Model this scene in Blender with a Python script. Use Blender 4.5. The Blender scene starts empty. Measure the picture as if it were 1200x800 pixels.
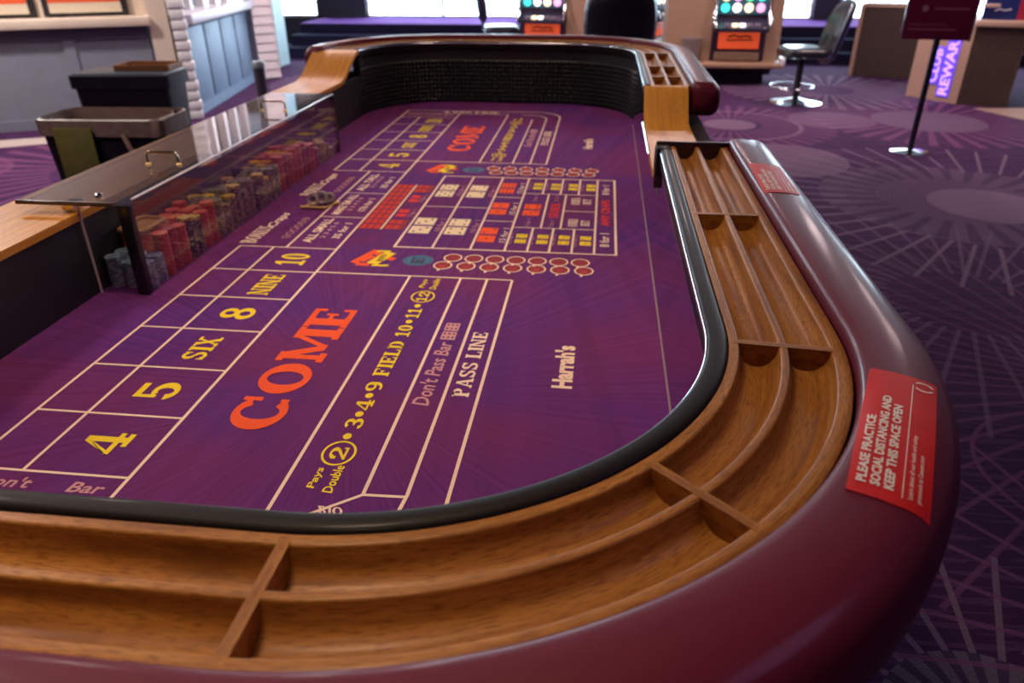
import bpy, bmesh, math, random
from mathutils import Vector, Matrix
random.seed(7)
PI = math.pi
sc = bpy.context.scene
COL = sc.collection
FZ = 0.72                     # felt height above the carpet
CAMZ = FZ + 0.74

# ------------------------------------------------------------------ camera
cam_d = bpy.data.cameras.new('camera'); cam = bpy.data.objects.new('camera', cam_d); COL.objects.link(cam)
pitch, yaw, roll = math.radians(28.039), math.radians(-6.796), math.radians(-0.258)
fwd = Vector((math.sin(yaw)*math.cos(pitch), math.cos(yaw)*math.cos(pitch), -math.sin(pitch)))
r0 = Vector((math.cos(yaw), -math.sin(yaw), 0)); u0 = r0.cross(fwd)
rt = r0*math.cos(roll) + u0*math.sin(roll); up = -r0*math.sin(roll) + u0*math.cos(roll)
cam.matrix_world = Matrix(((rt.x, up.x, -fwd.x, 0), (rt.y, up.y, -fwd.y, 0), (rt.z, up.z, -fwd.z, CAMZ), (0, 0, 0, 1)))
cam_d.sensor_width = 36; cam_d.lens = 862.98/1200*36; cam_d.clip_start = 0.02; cam_d.clip_end = 100
cam_d.dof.use_dof = True; cam_d.dof.focus_distance = 1.05; cam_d.dof.aperture_fstop = 4.8
sc.camera = cam

# ------------------------------------------------------------------ world, lamps, exposure
vs = sc.view_settings
vs.view_transform = 'Standard'; vs.look = 'None'; vs.gamma = 1; vs.use_curve_mapping = False; vs.exposure = 0.0
w = bpy.data.worlds.new('daylight'); sc.world = w; w.use_nodes = True
bg = w.node_tree.nodes['Background']; bg.inputs[0].default_value = (0.70, 0.88, 1.0, 1); bg.inputs[1].default_value = 15.0

CEIL = 3.1
def lamp(x, y, energy, col, size, spot=None, z=CEIL-.06):
    d = bpy.data.lights.new('downlight_or_fill', 'SPOT' if spot else 'AREA')
    d.energy = energy; d.color = col
    if spot: d.spot_size = math.radians(spot); d.spot_blend = .75; d.shadow_soft_size = size
    else: d.shape = 'DISK'; d.size = size
    o = bpy.data.objects.new('downlight_or_fill', d); COL.objects.link(o); o.location = (x, y, z)
    return o
WARM = (1.0, 0.73, 0.50)
for (x, y, e) in ((-.60, .95, 100), (-.45, 2.3, 75), (-.45, 3.6, 65), (-.35, -.35, 34)):
    lamp(x, y, e, WARM, .22, spot=74 if y > 0 else 62)
PINK = (1.0, .74, .72)
for (x, y, e) in ((-5.0, 5.0, 95), (-3.4, 4.6, 22)): lamp(x, y, e, (1.0, .90, .84), .35)  # unseen fill lamps added to brighten the left booth
for (x, y, e) in ((3.0, 5.8, 14), (2.8, 8.2, 34), (-2.6, 8.6, 75), (.9, 7.6, 34), (-3.0, 7.2, 36), (.6, 9.2, 40), (3.4, 7.2, 22)):
    lamp(x, y, e, PINK, .35)  # lamps out of view; some added to brighten far carpet and slots
lamp(-2.7, 1.9, 30, PINK, .35); lamp(2.3, .4, 8, (.62, .45, 1.0), 1.4)  # added unseen fill: pink lifts the bin, violet tints the rail cushion

# ------------------------------------------------------------------ node helpers
MATS = {}
class NT:
    def __init__(s, name):
        s.m = bpy.data.materials.new(name); s.m.use_nodes = True; s.t = s.m.node_tree
        s.b = s.t.nodes['Principled BSDF']; s.out = s.t.nodes['Material Output']
    def n(s, typ, **kw):
        x = s.t.nodes.new(typ)
        for k, v in kw.items():
            if k.startswith('i_'): x.inputs[k[2:].replace('_', ' ')].default_value = v
            else: setattr(x, k, v)
        return x
    def l(s, a, b): s.t.links.new(a, b)
    def ma(s, op, a, b=None, clamp=False):
        x = s.t.nodes.new('ShaderNodeMath'); x.operation = op; x.use_clamp = clamp
        for i, v in enumerate((a, b)):
            if v is None: continue
            if isinstance(v, (int, float)): x.inputs[i].default_value = v
            else: s.l(v, x.inputs[i])
        return x.outputs[0]
    def mix(s, f, a, b):
        x = s.t.nodes.new('ShaderNodeMix'); x.data_type = 'RGBA'
        for i, v in ((0, f), (6, a), (7, b)):
            if isinstance(v, (int, float)): x.inputs[i].default_value = v
            elif isinstance(v, tuple): x.inputs[i].default_value = (*v, 1) if len(v) == 3 else v
            else: s.l(v, x.inputs[i])
        return x.outputs[2]
    def bump(s, h, strength, dist=.002):
        x = s.n('ShaderNodeBump'); x.inputs['Strength'].default_value = strength; x.inputs['Distance'].default_value = dist
        s.l(h, x.inputs['Height']); s.l(x.outputs[0], s.b.inputs['Normal'])
    def set(s, **kw):
        for k, v in kw.items():
            i = s.b.inputs[k.replace('_', ' ')]
            if isinstance(v, (int, float)): i.default_value = v
            elif isinstance(v, tuple): i.default_value = (*v, 1)
            else: s.l(v, i)
        return s

def plain(name, col, rough=.5, metal=0., noise=.12, scale=40., coat=0., emit=None, estr=0., bump=0., spec=.5):
    if name in MATS: return MATS[name]
    t = NT(name)
    tc = t.n('ShaderNodeTexCoord'); no = t.n('ShaderNodeTexNoise'); no.inputs['Scale'].default_value = scale; no.inputs['Detail'].default_value = 3
    t.l(tc.outputs['Object'], no.inputs['Vector'])
    dark = tuple(c*(1-noise) for c in col); lite = tuple(min(1, c*(1+noise)) for c in col)
    t.set(Base_Color=t.mix(no.outputs['Fac'], dark, lite), Roughness=rough, Metallic=metal, Coat_Weight=coat)
    t.b.inputs['Specular IOR Level'].default_value = spec
    if bump: t.bump(no.outputs['Fac'], bump)
    if emit: t.set(Emission_Color=emit, Emission_Strength=estr)
    MATS[name] = t.m; return t.m

def wood(name, c_dark, c_mid, c_lite, rough=.5, su=5., sv=70., coat=.12):
    t = NT(name); uv = t.n('ShaderNodeUVMap'); mp = t.n('ShaderNodeMapping'); mp.inputs['Scale'].default_value = (su, sv, 1)
    t.l(uv.outputs[0], mp.inputs['Vector'])
    n1 = t.n('ShaderNodeTexNoise'); n1.inputs['Scale'].default_value = 1.0; n1.inputs['Detail'].default_value = 6; n1.inputs['Distortion'].default_value = .6
    t.l(mp.outputs[0], n1.inputs['Vector'])
    mp2 = t.n('ShaderNodeMapping'); mp2.inputs['Scale'].default_value = (su*13, sv*8, 1); t.l(uv.outputs[0], mp2.inputs['Vector'])
    n2 = t.n('ShaderNodeTexNoise'); n2.inputs['Scale'].default_value = 1.0; n2.inputs['Detail'].default_value = 2; t.l(mp2.outputs[0], n2.inputs['Vector'])
    mp3 = t.n('ShaderNodeMapping'); mp3.inputs['Scale'].default_value = (su*.5, sv*.35, 1); t.l(uv.outputs[0], mp3.inputs['Vector'])
    n3 = t.n('ShaderNodeTexNoise'); n3.inputs['Scale'].default_value = 1.0; n3.inputs['Detail'].default_value = 3; n3.inputs['Distortion'].default_value = 1.5; t.l(mp3.outputs[0], n3.inputs['Vector'])
    cr = t.n('ShaderNodeValToRGB'); e = cr.color_ramp
    e.elements[0].position = .34; e.elements[0].color = (*c_dark, 1); e.elements[1].position = .66; e.elements[1].color = (*c_lite, 1)
    x = e.elements.new(.5); x.color = (*c_mid, 1)
    f = t.ma('ADD', t.ma('MULTIPLY', n1.outputs['Fac'], .6), t.ma('MULTIPLY', n3.outputs['Fac'], .4))
    t.l(f, cr.inputs[0])
    pore = t.n('ShaderNodeMapRange'); pore.inputs[1].default_value = .50; pore.inputs[2].default_value = .36; t.l(n2.outputs['Fac'], pore.inputs[0]); pore = pore.outputs[0]
    t.set(Base_Color=t.mix(t.ma('MULTIPLY', pore, .75), cr.outputs[0], c_dark), Roughness=rough, Coat_Weight=coat, Coat_Roughness=.25)
    t.b.inputs['Specular IOR Level'].default_value = .3
    t.bump(n2.outputs['Fac'], .08, .001)
    MATS[name] = t.m; return t.m

def acrylic(name, tint=(.96, .97, 1), refl=1.0):
    t = NT(name); tr = t.n('ShaderNodeBsdfTransparent'); tr.inputs[0].default_value = (*tint, 1)
    gl = t.n('ShaderNodeBsdfGlossy'); gl.inputs['Roughness'].default_value = .03; gl.inputs['Color'].default_value = (1, 1, 1, 1)
    fr = t.n('ShaderNodeLayerWeight'); fr.inputs['Blend'].default_value = .5
    fx = t.ma('ADD', .04, t.ma('MULTIPLY', t.ma('POWER', fr.outputs['Facing'], 4.), .9))
    mx = t.n('ShaderNodeMixShader'); t.l(t.ma('MULTIPLY', fx, refl, True), mx.inputs[0]); t.l(tr.outputs[0], mx.inputs[1]); t.l(gl.outputs[0], mx.inputs[2])
    t.l(mx.outputs[0], t.out.inputs['Surface']); MATS[name] = t.m; return t.m

# felt: woven purple cloth with faint printed rays
t = NT('felt'); geo = t.n('ShaderNodeTexCoord'); sp = t.n('ShaderNodeSeparateXYZ'); t.l(geo.outputs['Object'], sp.inputs[0])
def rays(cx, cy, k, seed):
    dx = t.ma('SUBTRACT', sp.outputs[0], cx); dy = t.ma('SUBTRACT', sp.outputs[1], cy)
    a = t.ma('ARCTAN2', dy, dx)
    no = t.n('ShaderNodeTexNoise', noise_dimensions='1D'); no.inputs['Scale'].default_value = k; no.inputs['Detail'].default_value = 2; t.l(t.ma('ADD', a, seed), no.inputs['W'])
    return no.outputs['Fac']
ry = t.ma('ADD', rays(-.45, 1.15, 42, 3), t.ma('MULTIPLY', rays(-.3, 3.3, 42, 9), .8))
big = t.n('ShaderNodeTexNoise'); big.inputs['Scale'].default_value = 3.2; big.inputs['Detail'].default_value = 3; t.l(geo.outputs['Object'], big.inputs['Vector'])
fine = t.n('ShaderNodeTexNoise'); fine.inputs['Scale'].default_value = 900; t.l(geo.outputs['Object'], fine.inputs['Vector'])
hue = t.n('ShaderNodeMapRange'); hue.inputs[1].default_value = .35; hue.inputs[2].default_value = .65; t.l(big.outputs['Fac'], hue.inputs[0])
c0 = t.mix(hue.outputs[0], (.084, .020, .178), (.142, .021, .114))
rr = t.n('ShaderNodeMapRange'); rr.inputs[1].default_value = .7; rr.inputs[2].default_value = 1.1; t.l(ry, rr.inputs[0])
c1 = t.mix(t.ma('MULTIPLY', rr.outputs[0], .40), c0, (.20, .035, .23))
t.set(Base_Color=c1, Roughness=.9)
t.b.inputs['Specular IOR Level'].default_value = .2
t.bump(fine.outputs['Fac'], .25, .001); MATS['felt'] = t.m

def inkmat(name, col):
    return plain(name, col, rough=.75, noise=.10, scale=400, spec=.2)
INK = dict(cream=inkmat('cream_print', (.95, .70, .54)), yellow=inkmat('yellow_print', (.90, .66, .02)), orange=inkmat('orange_print', (.90, .10, .02)),
           red=inkmat('red_print', (.80, .045, .03)), mauve=inkmat('mauve_print', (.62, .30, .34)), blue=inkmat('teal_print', (.07, .19, .34)),
           brick=inkmat('brick_print', (.48, .045, .05)), bone=inkmat('bone_print', (.88, .72, .50)), dark=inkmat('dark_print', (.06, .015, .05)), rose=inkmat('rose_print', (.30, .032, .05)))

WOOD = wood('walnut_rack', (.19, .064, .010), (.39, .155, .026), (.51, .238, .050))
WOODL = wood('honey_wood', (.48, .19, .025), (.64, .275, .036), (.72, .34, .05), rough=.4, su=4, sv=60)
BUMP = plain('black_bumper_vinyl', (.011, .008, .008), rough=.5, noise=.3, scale=300, coat=.05, spec=.16)
BUMP.node_tree.nodes['Principled BSDF'].inputs['Coat Roughness'].default_value = .10
RUBBER = plain('black_rubber', (.012, .012, .017), rough=.5, noise=.3, scale=200)
t = NT('burgundy_vinyl'); tc = t.n('ShaderNodeTexCoord'); vo = t.n('ShaderNodeTexVoronoi'); vo.inputs['Scale'].default_value = 700; t.l(tc.outputs['Object'], vo.inputs['Vector'])
no = t.n('ShaderNodeTexNoise'); no.inputs['Scale'].default_value = 6; t.l(tc.outputs['Object'], no.inputs['Vector'])
t.set(Base_Color=t.mix(no.outputs['Fac'], (.120, .010, .028), (.150, .012, .034)), Roughness=.5, Coat_Weight=.24, Coat_Roughness=.15)
t.b.inputs['Specular IOR Level'].default_value = .20
t.bump(vo.outputs['Distance'], .16, .0008); VINYL = t.m
MIRROR = NT('mirror_glass').set(Base_Color=(.50, .44, .54), Metallic=1., Roughness=.05).m
BLACK = plain('matte_black', (.012, .011, .012), rough=.6)
BLKG = plain('gloss_black', (.012, .011, .014), rough=.2)
CHROME = plain('chrome', (.75, .75, .77), rough=.12, metal=1, noise=.03)
GOLD = plain('gold_metal', (.95, .66, .24), rough=.42, metal=1, noise=.05)
PURPLECARPET = plain('stair_carpet', (.16, .05, .28), rough=1., noise=.3, scale=25, spec=.1)

# ------------------------------------------------------------------ mesh helpers
def tagit(o, label, cat, group=None):
    o['label'] = label; o['category'] = cat
    if group: o['group'] = group
    return o
def empty(name, loc=(0, 0, 0), rz=0.):
    o = bpy.data.objects.new(name, None); COL.objects.link(o); o.location = loc; o.rotation_euler = (0, 0, rz); o.empty_display_size = .05
    return o
def link(name, me, parent=None):
    o = bpy.data.objects.new(name, me); COL.objects.link(o)
    if parent is not None: o.parent = parent
    return o
def mesh(name, v, f, mat, parent=None, smooth=None, uvs=None, mids=None, fix=True):
    me = bpy.data.meshes.new(name); me.from_pydata(v, [], f)
    for m in (mat if isinstance(mat, (list, tuple)) else [mat]): me.materials.append(m)
    if mids: me.polygons.foreach_set('material_index', mids)
    if uvs:
        ul = me.uv_layers.new(name='UVMap')
        for p in me.polygons:
            for k, li in enumerate(p.loop_indices): ul.data[li].uv = uvs[p.index][k]
    if fix:
        bm = bmesh.new(); bm.from_mesh(me); bmesh.ops.recalc_face_normals(bm, faces=bm.faces); bm.to_mesh(me); bm.free()
    if smooth is not None:
        me.shade_smooth()
        try: me.set_sharp_from_angle(angle=math.radians(smooth))
        except Exception: pass
    return link(name, me, parent)
def struct(o): o['kind'] = 'structure'; return o

class MB:
    """collects boxes / tubes / lathes into one mesh"""
    def __init__(s): s.v = []; s.f = []; s.mi = []; s.uv = []
    def add(s, v, f, mi=0, M=None, uv=None):
        b = len(s.v)
        s.v += [tuple(M @ Vector(p)) if M else tuple(p) for p in v]
        for k, q in enumerate(f):
            s.f.append(tuple(b+i for i in q)); s.mi.append(mi)
            s.uv.append(uv[k] if uv else [(v[i][0]+v[i][2], v[i][1]) for i in q])
        return s
    def box(s, x0, x1, y0, y1, z0, z1, mi=0, M=None, bev=0.):
        if bev <= 0:
            v = [(x0, y0, z0), (x1, y0, z0), (x1, y1, z0), (x0, y1, z0), (x0, y0, z1), (x1, y0, z1), (x1, y1, z1), (x0, y1, z1)]
            f = [(0, 3, 2, 1), (4, 5, 6, 7), (0, 1, 5, 4), (1, 2, 6, 5), (2, 3, 7, 6), (3, 0, 4, 7)]
            return s.add(v, f, mi, M)
        bm = bmesh.new(); bmesh.ops.create_cube(bm, size=1)
        for q in bm.verts: q.co = Vector(((x0+x1)/2+q.co.x*(x1-x0), (y0+y1)/2+q.co.y*(y1-y0), (z0+z1)/2+q.co.z*(z1-z0)))
        bmesh.ops.bevel(bm, geom=list(bm.edges), offset=bev, segments=2, profile=.5, affect='EDGES')
        bm.verts.index_update(); v = [tuple(q.co) for q in bm.verts]; f = [tuple(q.index for q in p.verts) for p in bm.faces]; bm.free()
        return s.add(v, f, mi, M)
    def lathe(s, prof, seg=24, c=(0, 0, 0), mi=0, M=None, sx=1., sy=1.):
        v = []; f = []
        n = len(prof)
        for i in range(seg):
            a = 2*PI*i/seg
            for r, z in prof: v.append((c[0]+sx*r*math.cos(a), c[1]+sy*r*math.sin(a), c[2]+z))
        for i in range(seg):
            j = (i+1) % seg
            for k in range(n-1): f.append((i*n+k, j*n+k, j*n+k+1, i*n+k+1))
        if prof[0][0] > 1e-5: f.append(tuple(i*n for i in range(seg))[::-1])
        if prof[-1][0] > 1e-5: f.append(tuple(i*n+n-1 for i in range(seg)))
        return s.add(v, f, mi, M)
    def tube(s, pts, r, seg=8, mi=0, M=None, closed=False):
        v = []; f = []; P = [Vector(p) for p in pts]; n = len(P)
        for i in range(n):
            a = P[i-1] if (i > 0 or closed) else P[i]; b = P[(i+1) % n] if (i < n-1 or closed) else P[i]
            d = (b-a).normalized(); ref = Vector((0, 0, 1)) if abs(d.z) < .9 else Vector((1, 0, 0))
            x = d.cross(ref).normalized(); y = d.cross(x)
            for k in range(seg):
                q = 2*PI*k/seg; p = P[i]+x*(r*math.cos(q))+y*(r*math.sin(q)); v.append(tuple(p))
        for i in range(n if closed else n-1):
            j = (i+1) % n
            for k in range(seg):
                l = (k+1) % seg; f.append((i*seg+k, i*seg+l, j*seg+l, j*seg+k))
        if not closed: f += [tuple(range(seg))[::-1], tuple((n-1)*seg+k for k in range(seg))]
        return s.add(v, f, mi, M)
    def prism(s, poly, axis, a0, a1, mi=0, M=None):
        """extrude a 2D polygon; axis 'x' -> poly is (y,z), 'y' -> (x,z), 'z' -> (x,y)"""
        def P(p, a): return (a, p[0], p[1]) if axis == 'x' else (p[0], a, p[1]) if axis == 'y' else (p[0], p[1], a)
        n = len(poly); v = [P(p, a0) for p in poly]+[P(p, a1) for p in poly]
        f = [tuple(range(n))[::-1], tuple(range(n, 2*n))]+[(i, (i+1) % n, n+(i+1) % n, n+i) for i in range(n)]
        return s.add(v, f, mi, M)
    def build(s, name, mat, parent=None, smooth=None, fix=True):
        return mesh(name, s.v, s.f, mat, parent, smooth, s.uv, s.mi, fix)
def boxo(name, x0, x1, y0, y1, z0, z1, mat, parent=None, bev=0.): return MB().box(x0, x1, y0, y1, z0, z1, bev=bev).build(name, mat, parent, 35 if bev else None)

# ================================================================== the room
# carpet with discs and bursts of spokes, woven in
t = NT('patterned_carpet'); tc = t.n('ShaderNodeTexCoord'); sp = t.n('ShaderNodeSeparateXYZ'); t.l(tc.outputs['Object'], sp.inputs[0])
wv = t.n('ShaderNodeTexNoise'); wv.inputs['Scale'].default_value = 160; t.l(tc.outputs['Object'], wv.inputs['Vector'])
bn = t.n('ShaderNodeTexNoise'); bn.inputs['Scale'].default_value = .9; t.l(tc.outputs['Object'], bn.inputs['Vector'])
mp = t.n('ShaderNodeMapping'); mp.inputs['Rotation'].default_value = (0, 0, .7); mp.inputs['Scale'].default_value = (3, 55, 1); t.l(tc.outputs['Object'], mp.inputs['Vector'])
st = t.n('ShaderNodeTexNoise'); st.inputs['Scale'].default_value = 1; st.inputs['Detail'].default_value = 1; t.l(mp.outputs[0], st.inputs['Vector'])
colr = t.mix(bn.outputs['Fac'], (.042, .012, .058), (.085, .024, .105))
colr = t.mix(t.ma('MULTIPLY', t.ma('GREATER_THAN', st.outputs['Fac'], .54), .55), colr, (.155, .056, .165))
def polar(cx, cy, sy=1.):
    dx = t.ma('SUBTRACT', sp.outputs[0], cx); dy = t.ma('MULTIPLY', t.ma('SUBTRACT', sp.outputs[1], cy), sy)
    r = t.ma('SQRT', t.ma('ADD', t.ma('MULTIPLY', dx, dx), t.ma('MULTIPLY', dy, dy))); return r, t.ma('ARCTAN2', dy, dx)
def spokes(cx, cy, ra, rb, n, thr, col, amt, ph=0.):
    global colr
    r, a = polar(cx, cy)
    if thr < 0:       # lines of constant width -thr
        s = t.ma('LESS_THAN', t.ma('MULTIPLY', r, t.ma('ABSOLUTE', t.ma('SINE', t.ma('ADD', t.ma('MULTIPLY', a, n/2), ph)))), -thr*n/4)
    else: s = t.ma('GREATER_THAN', t.ma('SINE', t.ma('ADD', t.ma('MULTIPLY', a, n), ph)), thr)
    m = t.ma('MULTIPLY', s, t.ma('MULTIPLY', t.ma('GREATER_THAN', r, ra), t.ma('LESS_THAN', r, rb)))
    colr = t.mix(t.ma('MULTIPLY', m, amt), colr, col)
def disc(cx, cy, R, col, amt, rings=0.):
    global colr
    r, a = polar(cx, cy); m = t.ma('LESS_THAN', r, R)
    if rings:
        m = t.ma('MULTIPLY', m, t.ma('ADD', .72, t.ma('MULTIPLY', t.ma('SINE', t.ma('MULTIPLY', r, rings)), .28)))
    colr = t.mix(t.ma('MULTIPLY', m, amt), colr, col)
def ring(cx, cy, ra, rb, col, amt):
    global colr
    r, a = polar(cx, cy); m = t.ma('MULTIPLY', t.ma('GREATER_THAN', r, ra), t.ma('LESS_THAN', r, rb)); colr = t.mix(t.ma('MULTIPLY', m, amt), colr, col)
MV = (.30, .19, .28); PK = (.26, .085, .20); DKC = (.05, .018, .065)
spokes(2.05, 2.55, .30, 1.6, 54, -.016, PK, .6, 1.)
spokes(1.75, 3.35, .35, 1.2, 40, -.018, MV, .45, .3)
disc(2.35, 4.98, .86, (.20, .115, .20), .85, 260); spokes(2.5, 4.9, .86, 1.55, 46, -.022, MV, .8)
spokes(2.35, 5.0, .50, .86, 30, .30, DKC, .6); disc(2.5, 4.9, .36, MV, .75)
disc(1.40, 5.97, .52, MV, .8, 240)
spokes(1.2, 7.25, .30, .95, 40, .25, PK, .6); ring(1.2, 7.25, .62, .66, MV, .6); disc(1.2, 7.25, .24, MV, .7)
ring(1.62, 2.02, .36, .375, PK, .7)
spokes(.90, 1.05, .20, .62, 26, -.016, MV, .75); disc(.90, 1.05, .25, (.20, .17, .22), .8); spokes(.90, 1.05, .05, .25, 26, .1, DKC, .8, 1.57)
spokes(1.55, 1.25, .1, .95, 30, -.016, PK, .7, .4)
disc(3.1, 7.6, .5, MV, .7, 220); spokes(3.1, 7.6, .5, 1.1, 36, .3, PK, .7)
disc(2.2, 7.55, .4, MV, .5, 220); spokes(2.6, 9.3, .3, 1.2, 40, .2, MV, .6); spokes(-2.8, 9.4, .4, 1.3, 36, .3, MV, .7)
spokes(-3.6, 5.2, .5, 1.3, 36, .4, PK, .7); disc(-4.9, 4.9, .5, PK, .6, 70)
t.set(Base_Color=t.mix(t.ma('MULTIPLY', wv.outputs['Fac'], .55), colr, (.03, .012, .04)), Roughness=1.)
t.b.inputs['Specular IOR Level'].default_value = .15
t.bump(wv.outputs['Fac'], .5, .004); CARPET = t.m

struct(boxo('floor', -9, 9, -6, 15, -.1, 0, CARPET))
CEILM = plain('ceiling_paint', (.10, .085, .10), rough=.9, scale=4)
WALLM = plain('dark_wall_paint', (.16, .12, .17), rough=.8, scale=3)
struct(boxo('ceiling', -9, 9, -6, 15, CEIL, CEIL+.1, CEILM))
struct(boxo('wall_right', 8.9, 9, -6, 14, 0, CEIL, WALLM))
struct(boxo('wall_left', -9, -8.9, -6, 14, 0, CEIL, WALLM))
struct(boxo('wall_near', -9, 9, -6, -5.9, 0, CEIL, WALLM))
# back wall: piers between tall windows standing on the raised platform
YB = 13.6; PLZ = .42
PIER = plain('pier_paint', (.045, .05, .06), rough=.7)
WF = plain('white_window_frame', (.75, .77, .78), rough=.4)
GLASS = acrylic('window_glass', (.97, .98, 1.), .6)
wall = empty('wall_back'); struct(wall)
boxo('lintel', -8.9, 8.9, YB, YB+.15, 2.75, CEIL, PIER, wall)
boxo('sill_wall', -8.9, 8.9, YB, YB+.15, 0, PLZ, PIER, wall)
wins = [(-7.2, -5.0), (-4.15, -.1), (.35, 1.45), (2.2, 3.35), (3.75, 5.2), (5.6, 7.6)]
px = -8.9
for a, b in wins+[(8.9, 8.9)]:
    if a > px: boxo('pier', px, a, YB-.03, YB+.18, 0, CEIL, PIER, wall)
    px = b
for k, (a, b) in enumerate(wins):
    wd = empty('window_%d' % (k+1)); struct(wd)
    m = MB(); m.box(a, b, YB+.02, YB+.1, PLZ, PLZ+.035); m.box(a, b, YB+.02, YB+.1, 2.68, 2.75); m.box(a, a+.05, YB+.02, YB+.1, PLZ, 2.75); m.box(b-.05, b, YB+.02, YB+.1, PLZ, 2.75)
    m.build('window_frame', WF, wd)
    nn = max(1, round((b-a)/1.35))
    for i in range(nn):
        x0 = a+(b-a)*i/nn; x1 = a+(b-a)*(i+1)/nn
        if i: boxo('mullion', x0-.025, x0+.025, YB+.03, YB+.09, PLZ, 2.72, plain('mullion_metal', (.3, .34, .38), .4), wd)
        boxo('pane', x0+.03, x1-.03, YB+.055, YB+.063, PLZ+.035, 2.68, GLASS, wd)
    boxo('window_rail', a, b, YB-.02, YB+.02, PLZ+.22, PLZ+.245, WF, wd)
    d = bpy.data.lights.new('window_portal', 'AREA'); d.shape = 'RECTANGLE'; d.size = b-a; d.size_y = 2.75-PLZ; d.cycles.is_portal = True
    o = bpy.data.objects.new('window_portal', d); COL.objects.link(o); o.location = ((a+b)/2, YB+.2, (PLZ+2.75)/2); o.rotation_euler = (math.radians(-90), 0, 0)
# raised platform with three carpeted steps
RISER = plain('step_riser', (.022, .02, .05), rough=1., spec=.05)
stp = empty('trim_1'); struct(stp)
for k, (y, z) in enumerate(((11.55, PLZ/3), (11.97, PLZ*2/3), (12.4, PLZ))):
    boxo('step', -4.9, 6.5, y, YB, z-PLZ/3, z-.012, RISER, stp)
    boxo('step_tread', -4.9, 6.5, y-.012, YB, z-.012, z, PURPLECARPET if k == 2 else RISER, stp)

# ================================================================== craps table
table = empty('craps_table', (0, 0, 0))
tagit(table, 'long craps table with purple felt layout, walnut chip rack and padded burgundy rail', 'craps table')
XR, XL = .152, -1.20
R = .41; CN = .467+R; CF = 4.13-R
def seg_line(p, q, n, k): return [((p[0]+(q[0]-p[0])*i/k), (p[1]+(q[1]-p[1])*i/k), n[0], n[1]) for i in range(k)]
def seg_arc(c, a0, a1, k): return [(c[0]+R*math.cos(math.radians(a0+(a1-a0)*i/k)), c[1]+R*math.sin(math.radians(a0+(a1-a0)*i/k)), math.cos(math.radians(a0+(a1-a0)*i/k)), math.sin(math.radians(a0+(a1-a0)*i/k))) for i in range(k+1)]
CNR = (XR-R, CN); CNL = (XL+R, CN); CFR = (XR-R, CF); CFL = (XL+R, CF)
ENDR_N, ENDR_F = 1.872, 2.80
near = seg_line((XR, ENDR_N), (XR, CN), (1, 0), 14)+seg_arc(CNR, 0, -90, 40)+seg_line((XR-R, CN-R), (XL+R, CN-R), (0, -1), 8)[1:]+seg_arc(CNL, -90, -178, 28)
far = seg_line((XR, ENDR_F), (XR, CF), (1, 0), 10)+seg_arc(CFR, 0, 90, 40)+seg_line((XR-R, CF+R), (XL+R, CF+R), (0, 1), 8)[1:]+seg_arc(CFL, 90, 178, 28)
loop = seg_arc(CNR, 0, -90, 30)+seg_arc(CNL, -90, -180, 30)+seg_arc(CFL, 180, 90, 30)+seg_arc(CFR, 90, 0, 30)
def sweep(name, path, prof, mat, parent=None, smooth=40, closed=False, z0=FZ, round_end=0., oc=None):
    """run a closed (offset, height) profile along a plan path"""
    n = len(prof); rings = [(p, 0, 1.) for p in path]
    if round_end:
        def ext(p, q, k):
            tx, ty = p[0]-q[0], p[1]-q[1]; L = math.hypot(tx, ty); out = []
            for i in range(1, k+1):
                a = PI/2*i/k; out.append(((p[0]+tx/L*round_end*math.sin(a), p[1]+ty/L*round_end*math.sin(a), p[2], p[3]), 0, max(.02, math.cos(a)**.6)))
            return out
        rings = ext(path[0], path[1], 6)[::-1]+rings+ext(path[-1], path[-2], 6)
    v = []; S = [0.]
    for i, (p, _, s) in enumerate(rings):
        if i: S.append(S[-1]+math.hypot(p[0]-rings[i-1][0][0], p[1]-rings[i-1][0][1]))
        for o, z in prof:
            if s != 1.: o = oc[0]+(o-oc[0])*s; z = oc[1]+(z-oc[1])*s
            v.append((p[0]+p[2]*o, p[1]+p[3]*o, z0+z))
    V = [0.]
    for j in range(n): V.append(V[-1]+math.hypot(prof[(j+1) % n][0]-prof[j][0], prof[(j+1) % n][1]-prof[j][1]))
    f = []; uv = []; m = len(rings)
    for i in range(m if closed else m-1):
        k = (i+1) % m
        for j in range(n):
            l = (j+1) % n; f.append((i*n+j, k*n+j, k*n+l, i*n+l)); s1 = S[k] if k else S[i]+.05
            uv.append([(S[i], V[j]), (s1, V[j]), (s1, V[j+1]), (S[i], V[j+1])])
    if not closed:
        f.append(tuple(range(n))); uv.append([(prof[j][0]*.2, prof[j][1]) for j in range(n)]); f.append(tuple((m-1)*n+j for j in range(n))); uv.append([(prof[j][0]*.2, prof[j][1]) for j in range(n)])
    return mesh(name, v, f, mat, parent, smooth, uv)

# bed and felt
bed = MB(); bed.prism([(p[0]+p[2]*.12, p[1]+p[3]*.12) for p in loop], 'z', FZ-.10, FZ-.012); bed.build('table_bed', BLACK, table)
fm = MB(); fm.prism([(p[0], p[1]) for p in loop], 'z', FZ-.012, FZ); felt = fm.build('felt_layout', MATS['felt'], table)
sweep('apron', loop, [(.13, -.16), (.21, -.16), (.21, .185), (.13, .185)], plain('dark_stained_apron', (.03, .016, .014), rough=.4), table, closed=True)
for yc in (.95, 3.6):
    lg = MB(); lg.box(-.86, -.2, yc-.20, yc+.20, .06, FZ-.10, bev=.03); lg.box(-1.02, -.04, yc-.28, yc+.28, 0, .07, bev=.02); lg.build('pedestal_leg', plain('dark_stained_apron', (.03, .016, .014)), table, 35)

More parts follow.
